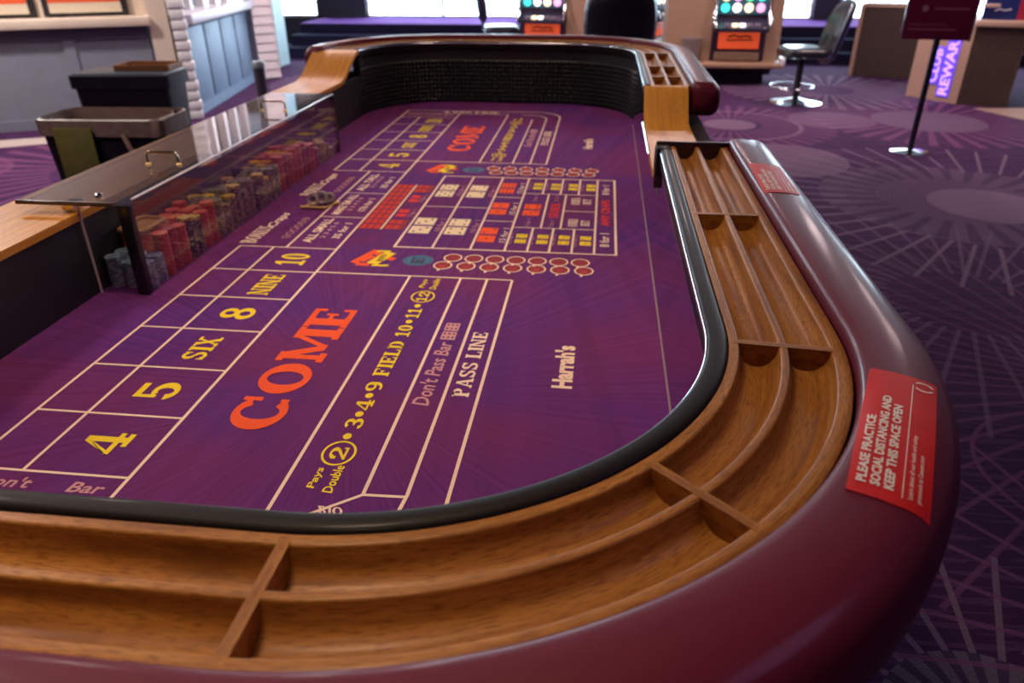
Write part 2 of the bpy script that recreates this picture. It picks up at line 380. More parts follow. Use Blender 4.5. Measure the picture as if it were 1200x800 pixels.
# inner walls: backing, mirrors, pyramid rubber
backing = [(.004, 0), (.022, 0), (.022, .30), (.004, .30)]
sweep('inner_wall', near, backing, RUBBER, table); sweep('inner_wall', far, backing, RUBBER, table)
boxo('inner_wall', XR+.004, XR+.022, ENDR_N, ENDR_F, FZ, FZ+.185, BLACK, table)
boxo('inner_wall', XL-.02, XL, CN-.02, CF+.02, FZ, FZ+.186, RUBBER, table)
boxo('mirror_panel', XR, XR+.004, CN, ENDR_N, FZ+.002, FZ+.285, MIRROR, table)
boxo('mirror_panel', XR, XR+.004, ENDR_N, ENDR_F, FZ+.002, FZ+.175, MIRROR, table)
boxo('mirror_panel', XR, XR+.004, ENDR_F, CF, FZ+.002, FZ+.285, MIRROR, table)
boxo('mirror_base_strip', XR-.002, XR, CN-.15, CF-.1, FZ, FZ+.0022, plain('tan_edge_strip', (.30, .20, .22), rough=.4), table)
def pyramids(path, name):
    s = [0.]
    for i in range(1, len(path)): s.append(s[-1]+math.hypot(path[i][0]-path[i-1][0], path[i][1]-path[i-1][1]))
    def at(d):
        for i in range(1, len(s)):
            if d <= s[i]:
                k = (d-s[i-1])/(s[i]-s[i-1]); return [path[i-1][q]+(path[i][q]-path[i-1][q])*k for q in range(4)]
        return list(path[-1])
    nc = int(s[-1]/.0215); rows = 10; v = []; f = []
    for c in range(nc):
        A, M, B = at(c*s[-1]/nc), at((c+.5)*s[-1]/nc), at((c+1)*s[-1]/nc)
        for r in range(rows):
            za, zb = FZ+.004+r*.0215, FZ+.004+(r+1)*.0215; b = len(v)
            v += [(A[0]+A[2]*.003, A[1]+A[3]*.003, za), (B[0]+B[2]*.003, B[1]+B[3]*.003, za), (B[0]+B[2]*.003, B[1]+B[3]*.003, zb), (A[0]+A[2]*.003, A[1]+A[3]*.003, zb), (M[0]-M[2]*.010, M[1]-M[3]*.010, (za+zb)/2)]
            f += [(b, b+1, b+4), (b+1, b+2, b+4), (b+2, b+3, b+4), (b+3, b, b+4)]
    o = mesh(name, v, f, RUBBER, table, fix=False); o['kind'] = 'stuff'; o['label'] = 'black pyramid-studded bounce rubber'
pyramids([p for p in far if p[1] >= CF], 'pyramid_rubber'); pyramids([p for p in near if p[1] <= CN], 'pyramid_rubber')

# bumper, rack, cushion
bump_p = [(-.001, .265), (-.004, .275), (-.0045, .3045), (-.0040, .3075), (-.0022, .3098), (.0005, .3108), (.009, .3110), (.0155, .3104), (.0190, .3088), (.0205, .3070), (.0208, .3062), (.0220, .3056), (.0225, .304), (.0225, .27)]
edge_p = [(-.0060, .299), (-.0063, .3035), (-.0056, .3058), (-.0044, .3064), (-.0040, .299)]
EDGE = plain('polished_edge_strip', (.70, .72, .78), rough=.22, metal=1., noise=.03)  # thin bright strip added to draw the pale line on the bumper's inner edge
sweep('bright_edge_strip', near, edge_p, EDGE, table, 60); sweep('bright_edge_strip', far, edge_p, EDGE, table, 60)
sweep('bumper_strip', near, bump_p, BUMP, table, 60); sweep('bumper_strip', far, bump_p, BUMP, table, 60)
def groove(a, b, top, dep, k=14):
    out = []
    for i in range(k+1):
        u = -1+2*i/k; u = math.sin(u*PI/2); out.append(((a+b)/2+(b-a)/2*u, top-dep*(max(0., 1-abs(u)**2.6))**.62))
    return out
RT = .307
rack_p = [(.0225, .245), (.0225, RT), (.0325, RT), (.034, RT-.0005)]+groove(.035, .0825, RT-.002, .028)+[(.0835, RT-.0005), (.085, RT), (.0905, RT), (.092, RT-.0005)]+groove(.093, .1435, RT-.002, .028)+[(.1445, RT-.0005), (.146, RT), (.1590, RT), (.1600, RT-.001), (.1600, .245)]
rackn = sweep('chip_rack', near, rack_p, WOOD, table, 50); rackf = sweep('chip_rack', far, rack_p, WOOD, table, 50)
def divider(parent, p, th=.0105):
    c = Vector((p[0], p[1], 0)); n = Vector((p[2], p[3], 0)); tt = Vector((-p[3], p[2], 0)); v = []
    for z in (FZ+.258, FZ+RT+.0003):
        for o, k in ((.028, -1), (.152, -1), (.152, 1), (.028, 1)):
            q = c+n*o+tt*(k*th/2); v.append((q.x, q.y, z))
    f = [(0, 3, 2, 1), (4, 5, 6, 7), (0, 1, 5, 4), (1, 2, 6, 5), (2, 3, 7, 6), (3, 0, 4, 7)]
    uv = [[(0, 0), (.13, 0), (.13, .01), (0, .01)]]*6
    mesh('rack_divider', v, f, WOOD, parent, uvs=uv)
def arcp(c, a): a = math.radians(a); return (c[0]+R*math.cos(a), c[1]+R*math.sin(a), math.cos(a), math.sin(a))
for p in ((XR, .842, 1, 0), (XR, 1.347, 1, 0), arcp(CNR, -43), (-.243, CN-R, 0, -1), (-.80, CN-R, 0, -1), arcp(CNL, -135)):
    if p[1] < CN and p[2] == 1: p = arcp(CNR, -5)
    divider(rackn, p)
for p in ((XR, 3.02, 1, 0), (XR, 3.30, 1, 0), arcp(CFR, 2), arcp(CFR, 45), (-.29, CF+R, 0, 1), (-.78, CF+R, 0, 1), arcp(CFL, 135)): divider(rackf, p)
cush_p = [(.1635, .25), (.1635, .3135), (.1642, .3180), (.1662, .3222), (.170, .3250), (.178, .3268), (.195, .3270), (.215, .3260), (.234, .3230), (.246, .3180), (.2545, .3105), (.261, .300), (.2655, .285), (.267, .262), (.266, .240), (.260, .222), (.249, .211), (.232, .206), (.1635, .206)]
def cush_top(o):
    pr = cush_p[1:14]
    for (a, za), (b, zb) in zip(pr, pr[1:]):
        if o <= b and b > a: return za+(zb-za)*max(0, (o-a))/(b-a)
    return pr[-1][1]
sweep('cushion_rail', near, cush_p, VINYL, table, 60, round_end=.055, oc=(.218, .265)); sweep('cushion_rail', far, cush_p, VINYL, table, 60, round_end=.055, oc=(.218, .265))
# end caps of the racks at the stick cut-out
CAPM = plain('dark_cap_wood', (.055, .025, .016), rough=.3)
boxo('rack_end_cap', XR-.012, XR+.168, ENDR_N, ENDR_N+.014, FZ+.2, FZ+.318, CAPM, table, .004)
MB().box(XR-.014, XR+.02, ENDR_N-.05, ENDR_N+.012, FZ+.245, FZ+.312, bev=.006).build('bumper_end', BUMP, table, 35)
# wooden ledges with the swooping ends
LZ = .203
def ledge(name, x0, x1, ys, zs, th, mat):
    v = []; f = []; uv = []; n = len(ys); S = 0.
    for i, (y, z) in enumerate(zip(ys, zs)):
        v += [(x0, y, FZ+z), (x1, y, FZ+z), (x1, y, FZ+z-th), (x0, y, FZ+z-th)]
    for i in range(n-1):
        d = math.hypot(ys[i+1]-ys[i], zs[i+1]-zs[i])
        for j in range(4):
            l = (j+1) % 4; f.append((4*i+j, 4*i+4+j, 4*i+4+l, 4*i+l)); a, b = (0, x1-x0) if j in (0, 2) else (.3, .33)
            uv.append([(S, a), (S+d, a), (S+d, b), (S, b)])
        S += d
    f += [(0, 1, 2, 3), (4*n-4, 4*n-3, 4*n-2, 4*n-1)]; uv += [[(0, 0), (.1, 0), (.1, .03), (0, .03)]]*2
    return mesh(name, v, f, mat, table, 50, uv)
def scurve(ya, za, yb, zb, k=12):
    return [(ya+(yb-ya)*i/k, za+(zb-za)*(.5-.5*math.cos(PI*i/k))) for i in range(k+1)]
pr = scurve(ENDR_N+.012, .30, ENDR_N+.17, LZ)+scurve(ENDR_F-.17, LZ, ENDR_F+.002, RT)
ledge('stick_ledge', XR-.003, XR+.150, [p[0] for p in pr], [p[1] for p in pr], .02, WOODL)
pl = scurve(.86, RT, 1.17, LZ)+scurve(3.42, LZ, 3.74, RT)
ledge('dealer_ledge', XL+.004, XL-.212, [p[0] for p in pl], [p[1] for p in pl], .018, WOODL)
MB().tube([(XR-.004, 2.22+.45*i/8, FZ+LZ-.004) for i in range(9)], .006).build('ledge_trim', CHROME, table, 60)
for poly, xa, xb in (([(ENDR_F+.002, RT-.02)]+[(p[0], p[1]-.02) for p in scurve(ENDR_F+.002, RT, ENDR_F-.17, LZ)]+[(ENDR_F+.002, LZ-.02)], XR, XR+.022), ([(ENDR_N, RT-.02)]+[(p[0], p[1]-.02) for p in scurve(ENDR_N+.012, RT, ENDR_N+.17, LZ)]+[(ENDR_N, LZ-.02)], XR, XR+.022),
                     ([(p[0], p[1]-.004) for p in scurve(3.42, LZ, 3.74, RT)]+[(3.74, LZ-.03), (3.42, LZ-.03)], XL-.02, XL+.001), ([(p[0], p[1]-.004) for p in scurve(1.17, LZ, .86, RT)]+[(.86, LZ-.03), (1.17, LZ-.03)], XL-.02, XL+.001)):
    MB().prism(poly, 'x', xa, xb).build('swoop_panel', RUBBER, table)
for ya, yb in ((3.735, 3.83), (.77, .865)): boxo('swoop_block', XL-.03, XL+.003, ya, yb, FZ+.17, FZ+.300, RUBBER, table)

# ------------------------------------------------------------------ printing on the felt
PZ = FZ+.0006
def pline(pts, wd=.0062, closed=False):
    """mitred flat line through plan points -> (verts, faces)"""
    P = [Vector((p[0], p[1])) for p in pts]; n = len(P); v = []; f = []
    for i in range(n):
        a = P[i-1] if (i or closed) else None; b = P[(i+1) % n] if (i < n-1 or closed) else None
        d1 = (P[i]-a).normalized() if a is not None else None; d2 = (b-P[i]).normalized() if b is not None else None
        if d1 is None: d1 = d2
        if d2 is None: d2 = d1
        nn = Vector((-(d1+d2).y, (d1+d2).x)); nn = nn.normalized() if nn.length > 1e-6 else Vector((-d1.y, d1.x))
        k = max(.5, nn.dot(Vector((-d1.y, d1.x)))); o = nn*(wd/2/k)
        v += [tuple(P[i]+o), tuple(P[i]-o)]
    for i in range(n if closed else n-1):
        j = (i+1) % n; f.append((2*i, 2*i+1, 2*j+1, 2*j))
    return v, f
class Print:
    def __init__(s): s.v = []; s.f = []
    def add(s, vf):
        b = len(s.v); s.v += list(vf[0]); s.f += [tuple(b+i for i in q) for q in vf[1]]; return s
    def line(s, pts, wd=.0062, closed=False): return s.add(pline(pts, wd, closed))
    def rect(s, x0, x1, y0, y1): return s.add(([(x0, y0), (x1, y0), (x1, y1), (x0, y1)], [(0, 1, 2, 3)]))
    def ell(s, cx, cy, rx, ry, k=20): return s.add(([(cx+rx*math.cos(2*PI*i/k), cy+ry*math.sin(2*PI*i/k)) for i in range(k)], [tuple(range(k))]))
    def ring(s, cx, cy, rx, ry, wd, k=24): return s.line([(cx+rx*math.cos(2*PI*i/k), cy+ry*math.sin(2*PI*i/k)) for i in range(k)], wd, True)
    def build(s, name, mat, dz=0., parent=None):
        me = bpy.data.meshes.new(name); zz = [0.]*len(s.v)
        for k, q in enumerate(s.f):
            for i in q: zz[i] = max(zz[i], (k % 12)*1.5e-5) if name == 'printed_lettering' else (k % 25)*6e-6
        me.from_pydata([(p[0], p[1], PZ+dz+z) for p, z in zip(s.v, zz)], [], s.f); me.materials.append(mat)
        bm = bmesh.new(); bm.from_mesh(me)
        for fc in bm.faces:
            fc.normal_update()
            if fc.normal.z < 0: fc.normal_flip()
        bm.to_mesh(me); bm.free()
        o = link(name, me, parent or felt)
        if name in ('printed_pips', 'printed_dots', 'printed_rings', 'printed_discs', 'printed_lines', 'printed_dice'): o['kind'] = 'stuff'
        return o

# --- a slab-serif alphabet: every glyph is a list of polygons in a box 1 high
def _rect(x0, y0, x1, y1): return [(x0, y0), (x1, y0), (x1, y1), (x0, y1)]
def _arc(cx, cy, rx, ry, a0, a1, tw, th, k=22):
    out = []
    for i in range(k):
        A = math.radians(a0+(a1-a0)*i/k); B = math.radians(a0+(a1-a0)*(i+1)/k)
        out.append([(cx+rx*math.cos(A), cy+ry*math.sin(A)), (cx+rx*math.cos(B), cy+ry*math.sin(B)), (cx+(rx-tw)*math.cos(B), cy+(ry-th)*math.sin(B)), (cx+(rx-tw)*math.cos(A), cy+(ry-th)*math.sin(A))])
    return out
def _diag(x0, y0, x1, y1, wd): return [(x0-wd/2, y0), (x0+wd/2, y0), (x1+wd/2, y1), (x1-wd/2, y1)]
W_, T_, SH = .235, .125, .125
def slab(ch):
    W, T, s = W_, T_, SH
    def stem(x, w=W, o=.07): return [_rect(x, 0, x+w, 1), _rect(x-o, 0, x+w+o, s), _rect(x-o, 1-s, x+w+o, 1)]
    if ch == ' ': return [], .32
    if ch == 'C': return _arc(.44, .5, .44, .5, 38, 322, W, T)+[_rect(.72, .62, .82, .98), _rect(.72, .10, .79, .26)], .86
    if ch == 'O': return _arc(.45, .5, .45, .5, 0, 360, W, T, 30), .90
    if ch == '0': return _arc(.34, .5, .34, .5, 0, 360, W*.95, T, 28), .68
    if ch == 'M': return stem(.08, T, .08)+stem(.86, W, .08)+[_diag(.16, 1, .50, .12, .20), _diag(.50, .12, .90, 1, .12)], 1.14
    if ch == 'E': return stem(.08)+[_rect(.1, 0, .72, T), _rect(.1, 1-T, .72, 1), _rect(.2, .45, .52, .55), _rect(.63, 0, .72, .30), _rect(.63, .70, .72, 1), _rect(.46, .36, .54, .64)], .76
    if ch == 'F': return stem(.08)+[_rect(.1, 1-T, .72, 1), _rect(.2, .45, .52, .55), _rect(.63, .70, .72, 1), _rect(.46, .36, .54, .64)], .74
    if ch == 'L': return stem(.08)+[_rect(.1, 0, .70, T), _rect(.61, 0, .70, .32)], .74
    if ch == 'I': return stem(.08), .36
    if ch == 'N': return stem(.08, T, .08)+stem(.66, T, .08)+[_diag(.12, 1, .70, 0, .22)], .86
    if ch == 'S':
        return _arc(.34, .73, .32, .27, 20, 270, W*.9, T*1.05)+_arc(.34, .27, .34, .27, -160, 90, W*.9, T*1.05)+[_rect(.55, .68, .64, .98), _rect(.02, .02, .11, .32)]+[[(.22, .545), (.40, .46), (.46, .46), (.28, .545)]], .70
    if ch == 'X': return [_diag(.16, 1, .68, 0, .24), _diag(.68, 1, .16, 0, .12)]+[_rect(0, 0, .32, s), _rect(.5, 0, .86, s), _rect(0, 1-s, .34, 1), _rect(.52, 1-s, .86, 1)], .88
    if ch == 'D': return stem(.08)+_arc(.36, .5, .44, .5, -90, 90, W, T)+[_rect(.1, 0, .37, T), _rect(.1, 1-T, .37, 1)], .84
    if ch == 'P': return stem(.08)+_arc(.40, .73, .32, .27, -90, 90, W, T)+[_rect(.1, .46, .41, .46+T), _rect(.1, 1-T, .41, 1)], .76
    if ch == 'B': return stem(.08)+_arc(.40, .745, .29, .255, -90, 90, W, T)+_arc(.40, .265, .34, .265, -90, 90, W, T)+[_rect(.1, .47, .41, .55), _rect(.1, 1-T, .41, 1), _rect(.1, 0, .41, T)], .78
    if ch == 'A': return [_diag(.12, 0, .42, 1, .11), _diag(.72, 0, .42, 1, .22), _rect(.22, .26, .62, .35), _rect(0, 0, .27, s), _rect(.53, 0, .90, s)], .90
    if ch == 'U': return [_rect(.08, .3, .28, 1), _rect(.62, .3, .72, 1), _rect(0, 1-s, .36, 1), _rect(.53, 1-s, .80, 1)]+_arc(.40, .32, .32, .32, 180, 360, W*.75, T), .80
    if ch == 'T': return stem(.28)+[_rect(.02, 1-T, .74, 1), _rect(.02, .68, .10, 1), _rect(.66, .68, .74, 1)], .76
    if ch == 'R': return slab('P')[0]+[_diag(.66, 0, .40, .48, .2), _rect(.55, 0, .84, s)], .82
    if ch == '1': return [_rect(.22, 0, .42, 1), _rect(.04, 0, .60, s), [(.04, .78), (.04, .70), (.22, .76), (.30, 1), (.22, 1)]], .62
    if ch == '2': return _arc(.34, .70, .33, .30, -35, 175, W*.9, T)+[_rect(.02, .56, .17, .72), [(.0, .12), (.0, 0), (.16, .10), (.60, .50), (.46, .58)], _rect(0, 0, .68, .15), _rect(.60, 0, .68, .28)], .72
    if ch == '3': return _arc(.32, .73, .31, .27, -90, 160, W*.9, T)+_arc(.32, .28, .34, .28, -165, 90, W*.9, T)+[_rect(.2, .46, .36, .55)], .70
    if ch == '4': return [_rect(.44, 0, .64, 1), _rect(.30, 0, .78, s), [(.44, 1), (.56, 1), (.14, .34), (0, .34), (0, .28)], _rect(0, .22, .80, .34)], .84
    if ch == '5': return _arc(.34, .32, .35, .32, -165, 130, W*.95, T)+[_rect(.06, .48, .17, 1), _rect(.06, .84, .62, 1), [(.06, .46), (.16, .44), (.22, .58), (.17, .60)]], .72
    if ch == '8': return _arc(.35, .74, .30, .26, 0, 360, W*.8, T)+_arc(.35, .28, .35, .28, 0, 360, W*.9, T), .72
    if ch == '9': return _arc(.34, .68, .34, .32, 0, 360, W*.85, T)+_arc(.30, .40, .38, .40, -120, 20, W*.85, T)+[_rect(.46, .38, .68, .70)], .70
    if ch == '6': return [[(.70-x, 1-y) for x, y in p] for p in slab('9')[0]], .70
    if ch == '7': return [_rect(.0, .84, .66, 1), _rect(0, .68, .09, 1), [(.50, .86), (.66, .9), (.36, 0), (.14, 0)]], .68
    if ch == '.': return [[(.11+.13*math.cos(2*PI*i/14), .5+.13*math.sin(2*PI*i/14)) for i in range(14)]], .26
    return slab('O')
def slab_mesh(s, gap=.07):
    v = []; f = []; x = 0.
    for ch in s:
        polys, adv = slab(ch)
        for p in polys:
            b = len(v); v += [(x+q[0], q[1]) for q in p]; f.append(tuple(range(b, b+len(p))))
        x += adv+gap
    return v, f
def sans_mesh(s, bold=0., shear=0., res=2):
    c = bpy.data.curves.new('lettering', 'FONT'); c.body = s; c.size = 1; c.shear = shear; c.offset = bold; c.resolution_u = res; c.fill_mode = 'FRONT'
    o = bpy.data.objects.new('lettering', c); COL.objects.link(o); bpy.context.view_layer.update()
    me = bpy.data.meshes.new_from_object(o.evaluated_get(bpy.context.evaluated_depsgraph_get()))
    v = [(q.co.x, q.co.y) for q in me.vertices]; f = [tuple(p.vertices) for p in me.polygons]
    bpy.data.objects.remove(o); bpy.data.curves.remove(c); bpy.data.meshes.remove(me)
    return v, f
def fit(vf, along, upr, axis='Y', slant=0.):
    """scale a glyph mesh onto the felt. axis Y: reads away from the camera, tops to the left; axis X: reads left to right"""
    v, f = vf; xs = [p[0] for p in v]; ys = [p[1] for p in v]; x0, x1, y0, y1 = min(xs), max(xs), min(ys), max(ys); out = []
    for a, b in v:
        k = (b-y0)/(y1-y0); s = along[0]+(a-x0)/(x1-x0)*(along[1]-along[0])+slant*k; q = upr[0]+k*(upr[1]-upr[0])
        out.append((q, s) if axis == 'Y' else (s, q))
    return out, f
def word(s, along, upr, ink, kind='slab', axis='Y', bold=.0, shear=0., slant=0., dz=0.):
    vf = slab_mesh(s) if kind == 'slab' else sans_mesh(s, bold, shear)
    return Print().add(fit(vf, along, upr, axis, slant)).build('printed_lettering', INK[ink], dz)

A_, B_, C_, D_, E_, F_, G_ = -.998, -.899, -.716, -.466, -.334, -.266, -.202
rows = [.854+.1695*k for k in range(7)]                   # near boxes
frow = [2.683+.1695*k for k in range(7)]                  # far boxes
L = Print()
for rs in (rows, frow):
    for y in rs: L.line([(A_, y), (C_, y)], .0055)
L.line([(A_, .60), (A_, rows[6])]); L.line([(B_, rows[0]), (B_, rows[6])]); L.line([(C_, .76), (C_, 3.80)], .0065)
L.line([(A_, frow[0]), (A_, 3.80)]); L.line([(B_, frow[0]), (B_, frow[6])])
L.line([(C_, 1.706), (G_-.001, 1.706)], .0058); L.line([(C_, 2.848), (G_-.001, 2.848)], .0058)
L.line([(D_, .70), (D_, 1.706)]); L.line([(D_, 2.848), (D_, 3.80)])
L.line([(E_, .856), (E_, 1.706)]); L.line([(E_, 2.848), (E_, 3.69)])
L.line([(-.43, .782), (E_, .856), (F_-.001, .858)], .0058)
L.line([(-.335, .73), (-.290, .79), (-.270, .825), (F_, .862), (F_, 1.706)]); L.line([(G_, .66), (G_, 1.706)])
def corner(x, y0, rad, yend, xend, k=10): return [(x, y0)]+[(x-rad+rad*math.cos(PI/2*i/k), yend-rad+rad*math.sin(PI/2*i/k)) for i in range(k+1)]+[(xend, yend)]
L.line(corner(F_, 2.848, .09, 3.795, E_-.06)); L.line(corner(G_, 2.848, .13, 3.875, A_)); L.line([(A_, 3.80), (D_, 3.80)], .0055); L.line([(A_, 3.80), (A_, 3.875)])
L.line([(A_, rows[6]), (A_-.0, rows[6])] if False else [(-.863, 1.873), (-.858, 2.683)], .0065)
for y in (2.145, 2.402): L.line([(-.861, y), (C_, y)], .005)
L.build('printed_lines', INK['cream'])
# centre proposition box
L = Print(); H_, K_ = -.5605, .060; Y0, Y1 = 1.908, 2.645
L.line([(H_, Y0), (K_, Y0), (K_, Y1), (H_, Y1)], .007, True)
for x in (-.4525, -.3445, -.248, 0.): L.line([(x, Y0), (x, Y1)], .0065)
for x in (-.185, -.124, -.062): L.line([(x, Y0), (x, 2.107)], .0065); L.line([(x, 2.456), (x, Y1)], .0065)
for x in (-.163, -.104): L.line([(x, 2.107), (x, 2.456)], .006)
L.line([(-.248, 2.107), (0, 2.107)], .005); L.line([(-.248, 2.456), (0, 2.456)], .005); L.line([(-.104, 2.277), (0, 2.277)], .005)
L.line([(H_, 2.282), (-.3445, 2.282)], .005); L.line([(-.3445, 2.157), (-.248, 2.157)], .005); L.line([(-.3445, 2.404), (-.248, 2.404)], .005)
L.line([(-.639, 2.045), (-.639, 2.52)], .006)
L.build('printed_lines', INK['cream'])

for dy, rs in ((0, rows), (0, frow)):
    for k, s in enumerate(('4', '5', 'SIX', '8', 'NINE', '10')):
        yc = (rs[k]+rs[k+1])/2
        if len(s) == 1: word(s, (yc-.030, yc+.030), (-.770, -.850), 'yellow')
        elif s == '10': word(s, (yc-.040, yc+.040), (-.770, -.850), 'yellow')
        elif s == 'SIX': word(s, (yc-.047, yc+.050), (-.785, -.836), 'yellow')
        else: word(s, (yc-.064, yc+.060), (-.785, -.838), 'yellow')
SH = .15; W_ = .255; T_ = .14
word('COME', (1.003, 1.492), (-.538, -.638), 'orange'); word('COME', (3.025, 3.512), (-.538, -.638), 'orange')
SH = .125; W_ = .235; T_ = .125
def field_row(y0, flip=False):
    for s, a, b in (('3', 1.026, 1.058), ('4', 1.085, 1.120), ('9', 1.150, 1.184), ('FIELD', 1.208, 1.352), ('10', 1.376, 1.430), ('11', 1.468, 1.515)):
        word(s, (a+y0, b+y0), (-.390, -.422), 'yellow')
    d = Print()
    for y in (1.003, 1.072, 1.135, 1.448, 1.532): d.ell(-.406, y+y0, .0075, .009)
    for y in (.955, 1.584): d.ring(-.405, y+y0, .027, .032, .0042)
    d.build('printed_dots', INK['yellow'])
    word('2', (.938+y0, .971+y0), (-.391, -.420), 'yellow'); word('12', (1.560+y0, 1.610+y0), (-.392, -.418), 'yellow')
    for a in (.862, 1.636):
        word('Pays', (a+y0, a+y0+.052), (-.411, -.428), 'yellow', 'sans', bold=.02, shear=.1); word('Double', (a-.008+y0, a+y0+.060), (-.383, -.400), 'yellow', 'sans', bold=.02, shear=.1)
field_row(0); field_row(2.02)
for y0 in (0, 2.02):
    word("Don't Pass Bar", (1.112+y0, 1.360+y0), (-.288, -.322), 'mauve', 'sans', bold=.018, shear=.15)
    d = Print(); e = Print()
    for a in (1.372, 1.414):
        d.rect(-.320, -.288, a+y0, a+.037+y0)
        for i in range(3):
            for j in range(2): e.ell(-.314+.010*i, a+y0+.010+.017*j, .0026, .004, 8)
    d.build('printed_dice', INK['mauve']); e.build('printed_pips', INK['dark'], .0003)
    word('PASS LINE', (1.150+y0, 1.412+y0), (-.220, -.252), 'cream')
    word("Harrah's", (1.200+y0 if not y0 else 3.115, 1.372+y0 if not y0 else 3.300), (-.028, -.070), 'cream', 'sans', bold=.045)
word("Don't", (-.955, -.862), (.812, .838), 'mauve', 'sans', 'X', bold=.02, shear=.1); word('Bar', (-.797, -.738), (.811, .836), 'mauve', 'sans', 'X', bold=.02, shear=.1)
word('BIG', (-.388, -.350), (.806, .824), 'cream', 'slab', 'X', slant=-.006)
word('PASS LINE', (-.80, -.52), (3.862, 3.816), 'cream', 'slab', 'X'); word("Don't Come Bar", (-.97, -.74), (3.776, 3.742), 'mauve', 'sans', 'X', bold=.02)
# dice faces of the centre bets
def dice(x0, x1, y0, y1, n1, n2, ink, pips):
    d = Print(); e = Print(); ym = (y0+y1)/2; g = .006
    PIP = {1: [(0, 0)], 2: [(-1, -1), (1, 1)], 3: [(-1, -1), (0, 0), (1, 1)], 4: [(-1, -1), (1, -1), (-1, 1), (1, 1)], 5: [(-1, -1), (1, -1), (-1, 1), (1, 1), (0, 0)], 6: [(-1, -1), (0, -1), (1, -1), (-1, 1), (0, 1), (1, 1)]}
    for a, b, n in ((y0, ym-g, n1), (ym+g, y1, n2)):
        q = Print().rect(x0, x1, a, b).build('printed_die', INK[ink])
        for i, j in PIP[n]: e.ell((x0+x1)/2+i*(x1-x0)*.28, (a+b)/2+j*(b-a)*.27, (x1-x0)*.065, (b-a)*.10, 8)
    e.build('printed_pips', INK[pips], .0003)
dice(-.551, -.489, 2.024, 2.165, 3, 3, 'bone', 'dark'); dice(-.548, -.488, 2.392, 2.535, 5, 5, 'bone', 'dark')
dice(-.444, -.383, 2.024, 2.165, 4, 4, 'bone', 'dark'); dice(-.441, -.381, 2.392, 2.535, 2, 2, 'bone', 'dark')
dice(-.338, -.287, 1.972, 2.094, 1, 2, 'orange', 'dark'); dice(-.338, -.284, 2.222, 2.342, 1, 1, 'orange', 'dark'); dice(-.336, -.286, 2.452, 2.575, 6, 6, 'orange', 'dark')
dice(-.232, -.179, 2.222, 2.338, 3, 4, 'orange', 'dark')
for k, x in enumerate((-.228, -.166, -.104, -.042)):
    dice(x, x+.032, 1.973, 2.049, (6, 5, 4, 1)[k], (5, 6, 3, 2)[k], 'yellow', 'dark'); dice(x+.004, x+.036, 2.508, 2.585, (6, 5, 4, 1)[k], (5, 6, 3, 2)[k], 'yellow', 'dark')
    word('15 for 1', (1.966, 2.052), (x-.008, x-.018), 'mauve', 'sans'); word('15 for 1', (2.503, 2.588), (x-.004, x-.014), 'mauve', 'sans')
for x in (-.476, -.368): 
    for y in (2.05, 2.41): word('10 for 1', (y, y+.11), (x+.016, x-.002), 'mauve', 'sans')
for y in (1.975, 2.225, 2.455): word('15 for 1', (y, y+.12), (-.255, -.274), 'cream', 'sans', bold=.01)
word('5 for 1', (2.12, 2.19), (-.198, -.212), 'mauve', 'sans'); word('5 for 1', (2.37, 2.44), (-.198, -.212), 'mauve', 'sans')
word('SEVEN', (2.207, 2.352), (-.118, -.147), 'red'); word('5 for 1', (2.12, 2.18), (-.126, -.140), 'mauve', 'sans'); word('5 for 1', (2.38, 2.44), (-.126, -.140), 'mauve', 'sans')
word('HORN', (2.13, 2.20), (-.054, -.084), 'cream'); word('BET', (2.14, 2.19), (-.018, -.045), 'cream'); word('HORN', (2.345, 2.42), (-.054, -.084), 'cream'); word('BET', (2.355, 2.41), (-.018, -.045), 'cream')
word('ANY CRAPS', (2.147, 2.405), (.043, .016), 'red', 'sans', bold=.03); word('8 for 1', (1.968, 2.080), (.042, .014), 'cream', 'sans', bold=.02); word('8 for 1', (2.468, 2.58), (.042, .016), 'cream', 'sans', bold=.02)
# hop-bet block
d = Print(); e = Print(); ln = Print()
for k in range(10):
    y = 2.047+.0475*k; d.rect(-.712, -.643, y+.002, y+.0455)
    for j in range(3): e.rect(-.704+.021*j, -.690+.021*j, y+.007, y+.021); e.rect(-.704+.021*j, -.690+.021*j, y+.026, y+.040)
for k in (0, 1, 8, 9):
    y = 2.047+.0475*k; d.rect(-.635, -.572, y+.002, y+.0455)
    for j in range(2): e.rect(-.628+.022*j, -.612+.022*j, y+.010, y+.020); e.rect(-.628+.022*j, -.612+.022*j, y+.027, y+.037)
d.build('printed_dice', INK['rose']); e.build('printed_pips', INK['red'], .0003)
dice(-.628, -.594, 2.168, 2.240, 4, 1, 'red', 'dark'); dice(-.624, -.592, 2.322, 2.396, 3, 2, 'red', 'dark')
word('7 for 1', (2.17, 2.245), (-.572, -.588), 'mauve', 'sans'); word('7 for 1', (2.325, 2.40), (-.572, -.588), 'mauve', 'sans')
